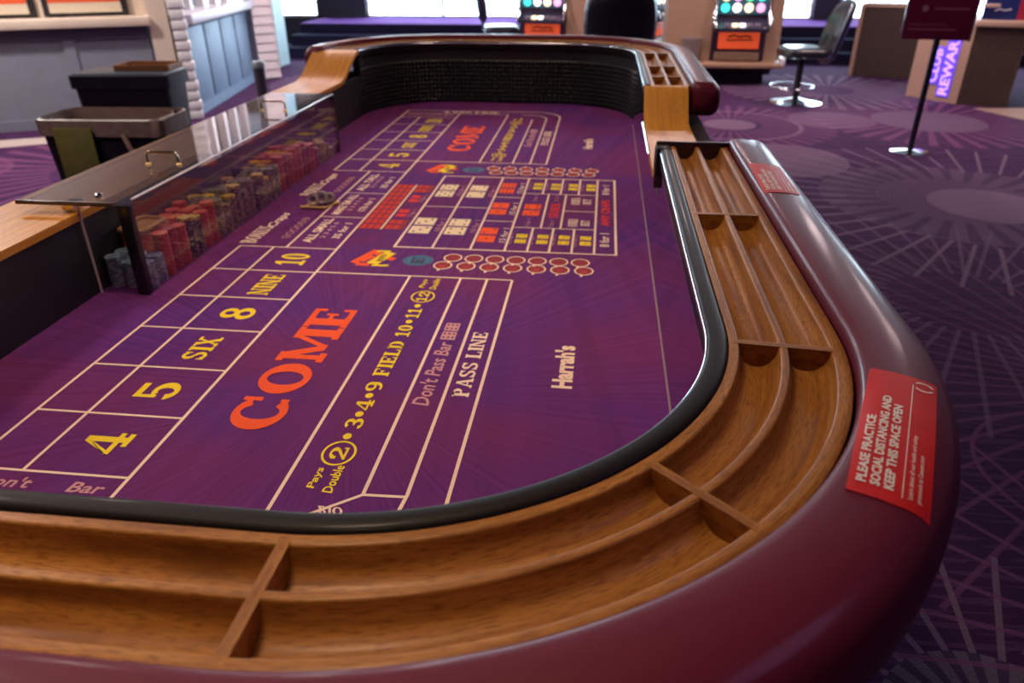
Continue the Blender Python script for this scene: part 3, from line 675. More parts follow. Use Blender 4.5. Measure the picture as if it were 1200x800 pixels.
# bonus bets next to the dealers
for y0 in (1.893, 2.357):
    word('BONUS', (y0, y0+.145), (-.965, -1.012), 'cream'); word('Craps', (y0+.14, y0+.275), (-.955, -.995), 'cream', 'sans', bold=.03, shear=.3)
    d = Print(); n = 6
    for k in range(n): d.ring(-.897, y0+.062+k*.032, .011, .013, .003, 12)
    d.build('printed_rings', INK['mauve'])
    word('2 3 4 5 6', (y0+.055, y0+.235), (-.893, -.902), 'mauve', 'sans')
for s, y0, s2 in (('ALL SMALL', 1.905, '35 for 1'), ("MAKE 'EM ALL", 2.160, '176 for 1'), ('ALL TALL', 2.420, '35 for 1')):
    word(s, (y0+.010, y0+.222), (-.808, -.838), 'cream', 'sans', bold=.03); word('2 3 4 5 6', (y0+.05, y0+.19), (-.782, -.798), 'mauve', 'sans', bold=.02); word(s2, (y0+.05, y0+.185), (-.738, -.762), 'cream', 'sans', bold=.02)
# medallions between the boxes
for sg, yc in ((1, 1.814), (-1, 2.740)):
    d = Print(); d.ell(-.470, yc, .042, .038); d.build('printed_medallion', INK['blue'])
    d = Print(); d.ring(-.470, yc, .036, .032, .002); d.build('printed_rings', INK['dark'], .0003)
    word('BET', (yc-.022, yc+.020), (-.452, -.488), 'dark', 'slab', dz=.0004)
    d = Print()
    d.line([(-.640, yc-.035), (-.606, yc+.05), (-.570, yc+.018), (-.536, yc-.002)], .022); d.line([(-.630, yc-.042), (-.592, yc-.045)], .02); d.line([(-.625, yc-.02), (-.60, yc+.02)], .026)
    d.build('printed_seven', INK['orange'])
    d = Print(); d.line([(-.588, yc-.038), (-.558, yc+.048)], .034); d.line([(-.600, yc+.055), (-.560, yc+.055)], .012); d.line([(-.585, yc-.05), (-.54, yc-.045)], .012); d.build('printed_ribbon', INK['yellow'], .0004)
    word('BIG', (yc-.02, yc+.03), (-.564, -.580), 'dark', dz=.0006)
    a = Print(); b = Print()
    for k in range(7):
        for xx, yy in ((-.397+.0622*k, yc-.028*sg), (-.380+.0575*k, yc+.028*sg)):
            b.ell(xx, yy, .0215, .024); a.ring(xx, yy, .0235, .0265, .0042, 22); a.ell(xx-.006, yy-.033*sg, .004, .006, 8)
    a.build('printed_rings', INK['cream']); b.build('printed_discs', INK['rose'], -.0002)
    for k in range(7): 
        word('C' if k % 2 else 'E', (yc-.034*sg-.008, yc-.034*sg+.010), (-.390+.0622*k, -.404+.0622*k), 'red', 'sans', dz=.0003)

# ================================================================== notices stuck on the rail
STICK = plain('red_vinyl_sticker', (.64, .010, .007), rough=.5, noise=.06, spec=.25)
SWHITE = plain('sticker_white_print', (.95, .86, .76), rough=.5)
def on_rail(x, y, lift):
    if y < CN and x > XR-R: dd = math.hypot(x-CNR[0], y-CNR[1])-R
    else: dd = x-XR
    return (x, y, FZ+cush_top(dd)+lift)
def sticker(cx, cy, ang, wd, ht, label):
    root = empty('notice_sticker', (0, 0, 0)); tagit(root, label, 'sticker', 'distancing stickers on the rail')
    U = Vector((math.cos(ang), math.sin(ang))); V = Vector((-U.y, U.x))
    def mp(u, v, lift): p = Vector((cx, cy))+U*u+V*v; return on_rail(p.x, p.y, lift)
    nu, nv = 16, 10; vs_ = []; f = []
    for lift in (.0010, .0003):
        for i in range(nu+1):
            for j in range(nv+1): vs_.append(mp(-wd/2+wd*i/nu, -ht/2+ht*j/nv, lift))
    N = (nu+1)*(nv+1); q = lambda i, j: i*(nv+1)+j
    for i in range(nu):
        for j in range(nv): f.append((q(i, j), q(i+1, j), q(i+1, j+1), q(i, j+1))); f.append(tuple(N+k for k in (q(i, j+1), q(i+1, j+1), q(i+1, j), q(i, j))))
    for i in range(nu):
        for j, s in ((0, 1), (nv, -1)): f.append((q(i, j), N+q(i, j), N+q(i+1, j), q(i+1, j)))
    for j in range(nv):
        for i in (0, nu): f.append((q(i, j), q(i, j+1), N+q(i, j+1), N+q(i, j)))
    mesh('backing_sheet', vs_, f, STICK, root, 40)
    def txt(s, u0, u1, v0, v1, bold=.035):
        v, f2 = sans_mesh(s, bold); xs = [p[0] for p in v]; ys = [p[1] for p in v]; a, b, c, d = min(xs), max(xs), min(ys), max(ys)
        mesh('lettering', [mp((u0+(p[0]-a)/(b-a)*(u1-u0))*wd-wd/2, (v0+(p[1]-c)/(d-c)*(v1-v0))*ht-ht/2, .0018) for p in v], f2, SWHITE, root, fix=False)
    txt('PLEASE PRACTICE', .07, .57, .785, .91); txt('SOCIAL DISTANCING AND', .07, .76, .62, .745); txt('KEEP THIS SPACE OPEN', .07, .70, .455, .58)
    txt('Learn about all our health and safety', .06, .49, .215, .290, .01); txt('protocols at Caesars.com', .06, .36, .11, .185, .01)
    m = MB(); k = 14
    for i in range(k):
        a = .05+.87*i/k; b = .05+.87*(i+1)/k
        m.add([mp(a*wd-wd/2, .345*ht-ht/2, .0018), mp(b*wd-wd/2, .345*ht-ht/2, .0018), mp(b*wd-wd/2, .358*ht-ht/2, .0018), mp(a*wd-wd/2, .358*ht-ht/2, .0018)], [(0, 1, 2, 3)])
    m.build('printed_rule', SWHITE, root, fix=False)
    m = MB()                                                # laurel wreath
    for sg in (-1, 1):
        for i in range(6):
            a = -1.0+1.7*i/5; c = (.925*wd-wd/2+sg*.0085*math.cos(a), .20*ht-ht/2+.0095*math.sin(a)); q = math.atan2(math.cos(a), -sg*math.sin(a))+sg*.35
            ex, ey = math.cos(q), math.sin(q); p = [(c[0]+.0030*ex, c[1]+.0030*ey), (c[0]-.0013*ey, c[1]+.0013*ex), (c[0]-.0026*ex, c[1]-.0026*ey), (c[0]+.0013*ey, c[1]-.0013*ex)]
            m.add([mp(a_, b_, .0018) for a_, b_ in p], [(0, 1, 2, 3)])
    m.build('laurel_emblem', SWHITE, root, fix=False)
sticker(.3005, .629, math.atan2(.932, .363), .236, .068, 'red distancing notice stuck on the near curved corner of the burgundy rail')
sticker(.354, 1.535, math.radians(89), .215, .066, 'red distancing notice near the far end of the straight right-hand rail')

# ================================================================== acrylic cover over the chip bank
ACR = acrylic('clear_acrylic', (.93, .93, .95), 1.); ACRL = acrylic('clear_acrylic_lid', (.86, .88, .92), 1.35)
cov = empty('chip_cover', (0, 0, 0)); tagit(cov, 'clear acrylic locking cover over the chip bank with hinged lid and two pull handles', 'chip cover')
X0, X1, YA, YBK, CT = XL+.004, -1.068, 1.523, 2.965, .222
boxo('front_panel', X1-.006, X1, YA+.02, YBK-.012, FZ+.0012, FZ+CT, ACR, cov)
boxo('end_panel', X0, X1-.028, YA, YA+.006, FZ+.0012, FZ+CT, ACR, cov); boxo('end_panel', X0, X1-.02, YBK-.006, YBK, FZ+.0012, FZ+CT, ACR, cov)
boxo('corner_post', X1-.028, X1+.001, YA-.003, YA+.017, FZ+.0012, FZ+CT+.002, BLKG, cov, .002); boxo('corner_post', X1-.016, X1+.001, YBK-.012, YBK+.004, FZ+.0012, FZ+CT+.002, BLKG, cov, .002)
lid = boxo('lid', -1.335, X1+.004, YA-.003, YBK, FZ+CT+.0025, FZ+CT+.0105, ACRL, cov)
boxo('lid_edge', -1.338, X1-.03, YA-.012, YA-.0032, FZ+CT+.001, FZ+CT+.011, plain('bronze_edge', (.10, .065, .055), rough=.3), lid, .002)
boxo('lid_edge', X1-.002, X1+.006, YA+.02, YBK-.02, FZ+CT+.0108, FZ+CT+.0135, plain('painted_edge_glint', (.62, .60, .66), rough=.2), lid)  # second strip paints the highlight along the lid's right edge
boxo('panel_edge', X0+.0005, X0+.0065, YA-.0015, YA-.0002, FZ+.0012, FZ+CT, plain('frosted_edge', (.55, .42, .46), rough=.3), cov)
def handle(xa, xb, y):
    zt = FZ+CT+.011; h = .032; pts = [(xa, y, zt), (xa, y, zt+h*.75), (xa+.006, y, zt+h), (xb-.006, y, zt+h), (xb, y, zt+h*.75), (xb, y, zt)]
    o = MB().tube(pts, .0035, 8).build('pull_handle', plain('brass_handle', (.55, .42, .26), rough=.15, metal=1), cov, 60)
    for x in (xa, xb): MB().lathe([(.007, 0), (.007, .003), (.004, .005)], 14, (x, y, zt-.0005)).build('handle_foot', GOLD, o, 40)
handle(-1.205, -1.118, 1.85); handle(-1.21, -1.122, 2.60)
for y in (1.545, 2.92):
    MB().box(-1.235, -1.205, y-.02, y+.02, FZ+CT-.016, FZ+CT+.0025, bev=.003).build('hinge', CHROME, cov, 35)
MB().lathe([(.009, 0), (.009, .006), (.005, .009)], 16, (-1.16, 1.56, FZ+CT+.010)).build('lock_knob', CHROME, cov, 40)

# ------------------------------------------------------------------ chips
def chipmats(nm, a, b): return [plain('chip_'+nm, a, .4, noise=.08), plain('chip_spot_'+nm, b, .4, noise=.08)]
CM = dict(blue=chipmats('blue', (.16, .24, .33), (.42, .45, .46)), orange=chipmats('orange', (.72, .095, .02), (.50, .04, .03)), yellow=chipmats('yellow', (.72, .46, .03), (.30, .20, .05)),
          black=chipmats('black', (.035, .032, .030), (.26, .20, .14)), grey=chipmats('grey', (.16, .13, .10), (.42, .32, .20)), red=chipmats('red', (.40, .02, .025), (.55, .07, .05)))
CR, CH = .0195, .0038
def chip_geo():
    n = 20; v = []; f = []; mi = []
    for r, z in ((CR, .0002), (CR, CH-.0002), (CR*.72, CH), (CR*.72, 0)):
        for i in range(n): a = 2*PI*i/n; v.append((r*math.cos(a), r*math.sin(a), z))
    for i in range(n):
        j = (i+1) % n; k = 1 if i % 5 in (0,) or i % 5 == 1 else 0
        f.append((i, j, n+j, n+i)); mi.append(k); f.append((n+i, n+j, 2*n+j, 2*n+i)); mi.append(k)
    f.append(tuple(range(2*n, 3*n))); mi.append(0)
    return v, f, mi
cv, cf, cmi = chip_geo(); chipme = {}
for k, ms in CM.items():
    me = bpy.data.meshes.new('casino_chip'); me.from_pydata(cv, [], cf); [me.materials.append(m) for m in ms]; me.polygons.foreach_set('material_index', cmi); chipme[k] = me
CNAME = dict(blue='blue-grey', orange='orange', yellow='yellow', black='black', grey='brown-grey', red='dark red')
ORD = ['first', 'second', 'third', 'fourth', 'fifth', 'sixth', 'seventh', 'eighth', 'ninth', 'tenth', 'eleventh', 'twelfth', 'thirteenth', 'fourteenth', 'fifteenth', 'sixteenth', 'seventeenth', 'eighteenth', 'nineteenth']+['later']*30
stuffs = {}; nch = 0
stacks = []
random.seed(11)
ys = 1.573; rowi = 0
while ys < 2.93:
    for ci, x in enumerate((-1.094, -1.135, -1.176)):
        u = ys
        if rowi < 2: c, n = 'blue', (17, 18)[rowi] if ci < 2 else 20
        elif u < 1.75: c, n = ('red' if ci == 0 and random.random() < .25 else 'orange'), random.choice((26, 27, 28, 29))
        elif u < 1.835: c, n = 'orange' if ci else 'black', 27+random.randint(-1, 2)
        elif u < 1.92: c, n = ('orange', 'orange', 'orange')[ci], 28+random.randint(-2, 2)
        elif u < 2.32: c, n = random.choice(('grey', 'black', 'grey', 'grey')), 25+random.randint(-4, 5)
        elif u < 2.38: c, n = 'grey', 26
        elif u < 2.62: c, n = random.choice(('orange', 'red', 'orange')), 27+random.randint(-3, 4)
        elif u < 2.75: c, n = random.choice(('yellow', 'orange', 'red')), 22+random.randint(-6, 5)
        else: c, n = random.choice(('yellow', 'grey', 'red')), 14+random.randint(-6, 6)
        if c == 'yellow' and u < 2: n += 3
        stacks.append((x, u, c, n))
    ys += .0415; rowi += 1
for si, (x, y, c, n) in enumerate(stacks):
    jx, jy = random.uniform(-.001, .001), random.uniform(-.001, .001)
    top = None
    if c in ('grey',) and random.random() < .35: top = 'yellow'
    if c == 'black' and y < 1.9: top = 'yellow'
    for k in range(n):
        cc = top if (top and k > n-3) else c
        solo = (y < 1.80 and (x > -1.10 or k > n-4 or y < 1.60)) or (k > n-3 and y < 2.3)
        p = (x+jx+random.uniform(-.0005, .0005), y+jy+random.uniform(-.0005, .0005), FZ+.0014+k*CH); rz = random.uniform(0, 6.28)
        if solo and nch < 300:
            o = link('casino_chip', chipme[cc]); o.location = p; o.rotation_euler = (0, 0, rz)
            tagit(o, '%s chip in the %s %s-row stack counted from the near black post' % (CNAME[cc], ORD[si//3], ('front', 'middle', 'back')[si % 3]) if k < n-1 else '%s chip topmost in the %s %s-row stack from the near black post' % (CNAME[cc], ORD[si//3], ('front', 'middle', 'back')[si % 3]), 'chip', cc+' chips under the acrylic cover'); nch += 1
        else: stuffs.setdefault('a', []).append((p, rz, cc))
V = []; Fq = []; Mi = []; names = list(CM); mats = [m for k in names for m in CM[k]]
for p, rz, cc in stuffs['a']:
    b = len(V); ca, sa = math.cos(rz), math.sin(rz); base = 2*names.index(cc)
    V += [(p[0]+q[0]*ca-q[1]*sa, p[1]+q[0]*sa+q[1]*ca, p[2]+q[2]) for q in cv]; Fq += [tuple(b+i for i in q) for q in cf]; Mi += [base+i for i in cmi]
me = bpy.data.meshes.new('chip_bank'); me.from_pydata(V, [], Fq); [me.materials.append(m) for m in mats]; me.polygons.foreach_set('material_index', Mi)
o = link('chip_bank', me); o['kind'] = 'stuff'; tagit(o, 'long bank of stacked mixed casino chips under the acrylic cover', 'chips')
# wooden chip tray resting on the near stacks
def rrect(x0, x1, y0, y1, r, k=5):
    out = []
    for cx, cy, a0 in ((x1-r, y1-r, 0), (x0+r, y1-r, 90), (x0+r, y0+r, 180), (x1-r, y0+r, 270)):
        out += [(cx+r*math.cos(math.radians(a0+90*i/k)), cy+r*math.sin(math.radians(a0+90*i/k))) for i in range(k+1)]
    return out

tz = FZ+.0014+30*CH+.0006
tray = empty('chip_tray', (-1.155, 1.685, tz)); tagit(tray, 'shallow tan tray with a rounded rim lying on the orange chips', 'tray')
TAN = plain('tan_tray_wood', (.42, .22, .07), rough=.4)
MB().prism(rrect(-.035, .035, -.055, .055, .016), 'z', 0, .003).build('tray_base', TAN, tray)
MB().tube([(p[0], p[1], .006) for p in rrect(-.035, .035, -.055, .055, .016)], .0055, 8, closed=True).build('tray_rim', TAN, tray, 60)

# little gold-framed holder standing on the felt
hold = empty('marker_holder', (-.905, 2.225, FZ)); tagit(hold, 'small gold wire holder with round clear markers standing on the felt', 'marker holder')
m = MB(); m.tube([(-.042, -.012, .006), (.030, -.012, .006)], .0045); m.tube([(.030, -.012, .006), (.060, .045, .006)], .003); m.tube([(-.042, -.012, .006), (-.012, .045, .006)], .003); m.tube([(-.012, .045, .006), (.060, .045, .006)], .003); m.build('frame', GOLD, hold, 60)
for p in ((-.042, -.012), (.030, -.012), (.060, .045), (-.012, .045)): MB().lathe([(0, -.0058), (.0045, -.0045), (.0062, 0), (.0045, .0045), (0, .0062)], 12, (p[0], p[1], .0064)).build('ball_end', GOLD, hold, 60)
CL = plain('smoky_clear_plastic', (.36, .31, .26), rough=.06, coat=.6, spec=1.)
for (x, y, r) in ((-.008, .004, .017), (.014, .026, .018), (.036, .040, .014)):
    mm = Matrix.Translation((x, y, r+.010)) @ Matrix.Rotation(math.radians(75), 4, 'X')
    d = MB().tube([(r*math.cos(2*PI*i/20), r*math.sin(2*PI*i/20), 0) for i in range(20)], .0042, 8, 0, mm, closed=True).build('round_marker', CL, hold, 60)
    MB().lathe([(0, -.001), (r*.5, -.001), (r*.5, .001), (0, .003)], 18, (0, 0, 0), 0, mm).build('marker_centre', plain('silver_insert', (.6, .58, .55), rough=.2, metal=1), d, 40)

# ================================================================== left-hand booth (part of the building)
GREYW = plain('grey_wainscot', (.24, .25, .31), rough=.7, scale=8); CREAM = plain('cream_plaster', (.76, .62, .50), rough=.8, scale=6)
BLUEP = plain('slate_blue_paint', (.17, .28, .42), rough=.55, scale=6); WHITEP = plain('white_paint', (.80, .78, .80), rough=.6, scale=6)
DARKB = plain('dark_frame', (.02, .016, .02), rough=.5)
def wallrun(p, q):
    """matrix: x along p->q, y into the wall, z up"""
    d = Vector((q[0]-p[0], q[1]-p[1])); L_ = d.length; return Matrix.Translation((p[0], p[1], 0)) @ Matrix.Rotation(math.atan2(d.y, d.x), 4, 'Z'), L_
def wbox(name, M, x0, x1, y0, y1, z0, z1, mat, parent, bev=0.):
    return MB().box(x0, x1, y0, y1, z0, z1, 0, M, bev).build(name, mat, parent, 35 if bev else None)
booth = struct(empty('wall_1'))
M, L_ = wallrun((-6.78, 5.56), (-4.0, 6.95))
wbox('wainscot', M, 0, L_-.2, .02, .2, 0, .85, GREYW, booth); wbox('plinth', M, 0, L_-.2, .0, .02, 0, .09, GREYW, booth)
for x in (.35, 1.30, 2.20): wbox('stile', M, x, x+.09, .0, .02, .09, .80, GREYW, booth)
wbox('rail', M, 0, L_-.2, -.004, .02, .755, .85, plain('painted_shelf_shade', (.10, .09, .14), rough=.8), booth)  # dark board paints the shade under the window shelf
wbox('window_shelf', M, 0, L_-.15, -.10, .2, .86, .94, CREAM, booth, .01)
wbox('upper_wall', M, 0, L_-.17, .10, .22, .94, 1.45, CREAM, booth); wbox('fascia', M, 0, L_-.17, .06, .22, 1.45, CEIL, plain('navy_fascia', (.03, .035, .06), rough=.6), booth)
for i in range(3):
    x0 = L_-.26-.74*(i+1); x1 = x0+.68
    fr = wbox('display_frame', M, x0, x1, .06, .10, .95, 1.44, DARKB, booth)
    wbox('display_sheet', M, x0+.05, x1-.05, .050, .0605, .975, 1.42, plain('cream_sheet', (.74, .62, .46), rough=.6), fr)
    for z in (1.06, 1.28): wbox('display_stripe', M, x0+.05, x1-.05, .047, .0505, z, z+.085, plain('orange_stripe', (.85, .12, .03), rough=.6), fr)
wbox('pilaster', M, L_-.17, L_+.0, -.03, .25, 0, 1.6, CREAM, booth); wbox('pilaster_cap', M, L_-.17, L_+.0, -.02, .25, 1.6, CEIL, plain('navy_fascia', (.03, .035, .06)), booth)
qs = wbox('quoin_core', M, L_+.02, L_+.13, -.0, .2, 0, CEIL, plain('mortar_grey', (.45, .42, .46), rough=.8), booth)
for k in range(26):
    wbox('quoin_stone', M, L_+.018, L_+.14+(.012 if k % 2 else 0), -.022, .10, k*.09+.006, k*.09+.082, WHITEP, qs, .008)
M2, L2 = wallrun((-3.99, 7.20), (-4.36, 9.35))
wbox('panel_wall', M2, 0, L2, .02, .2, 0, .84, plain('groove_blue', (.05, .09, .15), rough=.7), booth)
npan = 4
for k in range(npan):
    wbox('blue_panel', M2, L2*k/npan+.022, L2*(k+1)/npan-.022, .004, .03, .10, .80, BLUEP, booth, .006)
wbox('blue_rail', M2, 0, L2, -.002, .02, 0, .10, BLUEP, booth); wbox('counter_top', M2, -.05, L2+.02, -.10, .3, .84, .93, plain('pale_counter', (.62, .66, .74), rough=.4), booth, .01)
wbox('back_counter', M2, 0, L2, .5, .6, .84, CEIL, DARKB, booth)
for k in range(5): wbox('white_post', M2, .2+k*.42, .28+k*.42, .12, .2, .93, CEIL, WHITEP, booth)
M3, L3 = wallrun((-4.30, 9.26), (-4.12, 9.36))
M3, L3 = wallrun((-4.30, 9.40), (-4.13, 9.57))
colm = wbox('column_core', M3, 0, L3, .02, .3, 0, CEIL, WHITEP, booth)
for k in range(22):
    z = .02+k*.105
    MB().prism([(-.012, z), (.02, z), (.02, z+.10), (.006, z+.10)], 'x', -.01, L3+.012, 0, M3).build('clapboard', WHITEP, colm)
    MB().prism([(L3-.02, z), (L3+.014, z), (L3-.0, z+.10), (L3-.02, z+.10)], 'y', -.01, .3, 0, M3).build('clapboard', WHITEP, colm)
struct(boxo('trim_2', -4.95, -4.55, 10.6, 10.95, 0, CEIL, plain('pale_teal_column', (.42, .60, .64), rough=.5)))
struct(MB().prism([(-7.0, 5.05), (-6.6, 4.75), (-4.55, 5.95), (-4.75, 6.15)], 'z', 0, .006).build('trim_3', plain('pale_tile_strip', (.62, .50, .46), rough=.5)))

# ================================================================== bins and stanchion by the dealers' side
BIN = plain('black_bin_plastic', (.010, .010, .014), rough=.45)
def bin_shell(wt, dt, wb, db, h, th=.012, r=.05):
    v = []; f = []; R0 = [(rrect(-wb/2, wb/2, -db/2, db/2, r*.8), 0), (rrect(-wt/2, wt/2, -dt/2, dt/2, r), h), (rrect(-wt/2+th, wt/2-th, -dt/2+th, dt/2-th, r*.8), h), (rrect(-wb/2+th, wb/2-th, -db/2+th, db/2-th, r*.7), .02)]
    n = len(R0[0][0])
    for ring_, z in R0: v += [(p[0], p[1], z) for p in ring_]
    for k in range(3):
        for i in range(n): j = (i+1) % n; f.append((k*n+i, k*n+j, (k+1)*n+j, (k+1)*n+i))
    f += [tuple(range(n)), tuple(range(3*n, 4*n))]
    return v, f
def band(w0, d0, r, z0, z1, g, th=.008):
    A = rrect(-w0/2-g, w0/2+g, -d0/2-g, d0/2+g, r); B = rrect(-w0/2, w0/2, -d0/2, d0/2, r); n = len(A); v = []; f = []
    for ring_, z in ((A, z0), (A, z1), (B, z1+.004), (B, z0)): v += [(p[0], p[1], z+random.uniform(-th, th)) for p in ring_]
    for k in range(4):
        for i in range(n): j = (i+1) % n; f.append((k*n+i, k*n+j, ((k+1) % 4)*n+j, ((k+1) % 4)*n+i))
    return v, f
bin1 = empty('waste_bin', (-2.27, 3.30, 0), math.radians(4)); tagit(bin1, 'black slim waste bin with a tan liner folded over its rim and a green tag', 'waste bin')
v, f = bin_shell(.58, .29, .48, .22, .775); mesh('bin_body', v, f, BIN, bin1, 40)
v, f = band(.575, .285, .05, .715, .785, .012, .004); mesh('liner_fold', v, f, plain('tan_liner', (.27, .20, .16), rough=.4, noise=.4, scale=30), bin1, 60)
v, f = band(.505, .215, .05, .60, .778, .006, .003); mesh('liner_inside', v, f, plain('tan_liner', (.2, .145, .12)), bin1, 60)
MB().box(-.20, -.02, -.172, -.160, .50, .755, bev=.004).build('green_tag', plain('olive_tag', (.20, .20, .05), rough=.6, noise=.3, scale=12), bin1, 35)
MB().tube([(.12, -.165, .73), (.14, -.172, .68), (.15, -.170, .655)], .012).build('liner_knot', plain('tan_knot', (.45, .32, .22), rough=.5), bin1, 60)
bin2 = empty('storage_bin', (-3.02, 4.66, 0), math.radians(6)); tagit(bin2, 'black rectangular bin with a rimmed lid standing behind the lined waste bin', 'storage bin')
v, f = bin_shell(.60, .34, .52, .28, .76); mesh('bin_body', v, f, BIN, bin2, 40)
v, f = band(.60, .34, .05, .70, .775, .015, .001); mesh('rim', v, f, plain('black_rim', (.02, .022, .03), rough=.3), bin2, 60)
MB().box(-.29, .29, -.16, .16, .768, .785, bev=.006).build('lid', plain('steel_grey_lid', (.05, .065, .085), rough=.35), bin2, 35)
box = empty('cardboard_tray', (-2.96, 4.71, .7862), math.radians(6)); tagit(box, 'shallow brown cardboard tray lying on the rimmed storage bin', 'cardboard tray')
KB = plain('brown_cardboard', (.28, .12, .05), rough=.8)
boxo('base', -.13, .22, -.10, .12, 0, .006, KB, box)
for a in ((-.13, .22, -.10, -.094), (-.13, .22, .114, .12), (-.13, -.124, -.094, .114), (.214, .22, -.094, .114)): boxo('side', a[0], a[1], a[2], a[3], .006, .035, plain('pale_cardboard', (.45, .30, .22), rough=.8) if a[0] > 0 else KB, box)
stan = empty('stanchion', (-2.80, 6.08, 0)); tagit(stan, 'short black stanchion post standing in front of the blue panelled booth', 'stanchion')
MB().lathe([(.17, 0), (.17, .012), (.06, .03), (.035, .04)], 28).build('base', BLACK, stan, 40)
MB().lathe([(.045, .03), (.045, .60), (.045, .62)], 20).build('post', plain('charcoal_post', (.05, .04, .06), rough=.4), stan, 40)
MB().lathe([(.045, .61), (.052, .615), (.052, .65), (.04, .665), (0, .665)], 20).build('belt_head', plain('grey_cap', (.2, .24, .27), rough=.35), stan, 40)

# ================================================================== slot machines, chairs, sign and counters beyond the table
SLW = plain('tan_cabinet_veneer', (.42, .27, .18), rough=.5, noise=.10, scale=9)
GREYP = plain('slot_grey_bezel', (.22, .25, .31), rough=.3, metal=.3); DKP = plain('slot_dark_plum', (.05, .022, .05), rough=.4)
def scr(name, col, e): return plain(name, col, .4, noise=.3, scale=14, emit=col, estr=e)
ORG = scr('lit_orange_glass', (.85, .10, .03), .55); SCRB = scr('slot_screen_blue', (.03, .09, .12), .6)
ICON = [scr('icon_teal', (.05, .75, .65), 1.6), scr('icon_pink', (.95, .35, .70), 1.6), scr('icon_white', (.9, .85, .95), 2.2), scr('icon_green', (.10, .85, .35), 1.6), scr('icon_warm', (1., .75, .45), 2.)]
def slot(loc, rz, label, xl, xr, shelf=True):
    """machine 0.62 wide at the origin, veneered bank from xl to xr around it; front faces -y"""
    r = empty('slot_machine', loc, rz); tagit(r, label, 'slot machine', 'slot machines beyond the table')
    boxo('plinth', xl+.12, xr-.12, .10, .6, 0, .20, plain('plinth_black', (.012, .01, .014), rough=.6), r)
    MB().prism([(-.02, .205), (.10, .10), (.6, .10), (.6, .205)], 'x', xl+.05, xr-.05).build('toe_panel', DKP, r)
    MB().box(xl-.04, xr+.05, -.20, .6, .205, .262, bev=.02).build('base_shelf', plain('shelf_tan', (.40, .25, .16), rough=.4), r, 35)
    MB().box(xr+.0, xr+.055, -.205, -.02, .235, .33, bev=.02).build('corner_guard', plain('white_guard', (.8, .8, .85), rough=.3), r, 35)
    if xl < -.32: boxo('side_panel', xl, -.315, .02, .6, .262, 1.9, SLW, r)
    if xr > .32: boxo('side_panel', .315, xr, .02, .6, .262, 1.9, SLW, r)
    boxo('cabinet', -.31, .31, .0, .6, .262, 1.9, DKP, r, .01)
    boxo('coin_tray', -.27, .25, -.04, .0, .275, .37, plain('tray_tan', (.35, .23, .16), rough=.35, metal=.2), r, .01)
    bg_ = boxo('belly_glass', -.235, .235, -.03, .0, .405, .585, ORG, r, .006)
    m = MB(); m.tube([(-.13, -.033, .535), (-.06, -.033, .555), (0, -.033, .535), (.08, -.033, .55), (.14, -.033, .53)], .010); m.tube([(-.15, -.033, .50), (.16, -.033, .505)], .008); m.build('belly_script', plain('script_black', (.03, .01, .02), rough=.6), bg_, 60)
    MB().prism([(-.19, .60), (-.19, .64), (0, .74), (0, .60)], 'x', -.30, .30).build('button_deck', plain('deck_black', (.03, .025, .05), rough=.25), r)
    for k in range(5): MB().box(-.20+.085*k, -.135+.085*k, -.165, -.10, .652+.0, .690, bev=.006).build('play_button', ICON[(2, 4, 2, 1, 2)[k]] if k in (1, 2) else plain('button_grey', (.25, .22, .3), rough=.3), r, 35)
    for sx in (-1, 1): MB().tube([(sx*.30, -.18, .64), (sx*.315, -.16, .70), (sx*.31, -.06, .80), (sx*.30, -.03, .95), (sx*.30, -.02, 1.4)], .020).build('bezel_arm', CHROME, r, 60)
    sc_ = MB().box(-.28, .28, -.03, .0, .78, 1.30, bev=.01).build('screen', SCRB, r, 35)
    for k in range(12):
        x = -.20+.133*(k % 4); z = .85+.12*(k//4)
        MB().lathe([(0, -.006), (.048, -.004), (.05, .0), (.0, .004)], 14, (0, 0, 0), 0, Matrix.Translation((x, -.034, z)) @ Matrix.Rotation(PI/2, 4, 'X')).build('reel_icon', ICON[(k*7+k//4) % 5], sc_, 40)
    MB().box(-.31, .31, -.05, .05, 1.36, 1.86, bev=.02).build('top_box', GREYP, r, 35)
    return r
slot((1.57, 9.62, 0), 0, 'slot machine with lit orange belly panel in a tan veneered bank on the right', -.85, .48)
slot((-.83, 10.55, 0), math.radians(-8), 'grey slot machine with orange panel left of the black chair back', -.31, .60)
cup = empty('waste_pail', (1.02, 9.53, .2622)); tagit(cup, 'small grey-beige tapered pail standing on the slot bank base shelf', 'pail')
MB().lathe([(.085, 0), (.115, .25), (.122, .25), (.122, .27), (.108, .27), (.08, .012), (0, .012)], 24).build('pail_body', plain('beige_grey_plastic', (.30, .23, .21), rough=.5), cup, 40)
sg = slot((.70, 11.05, 0), math.radians(60), 'slot machine turned sideways with a red light behind the black chair', -.31, .31)
MB().box(-.30, -.22, -.05, -.02, .44, .66, bev=.01).build('red_light', scr('red_lamp', (.9, .02, .03), 1.2), sg, 35)

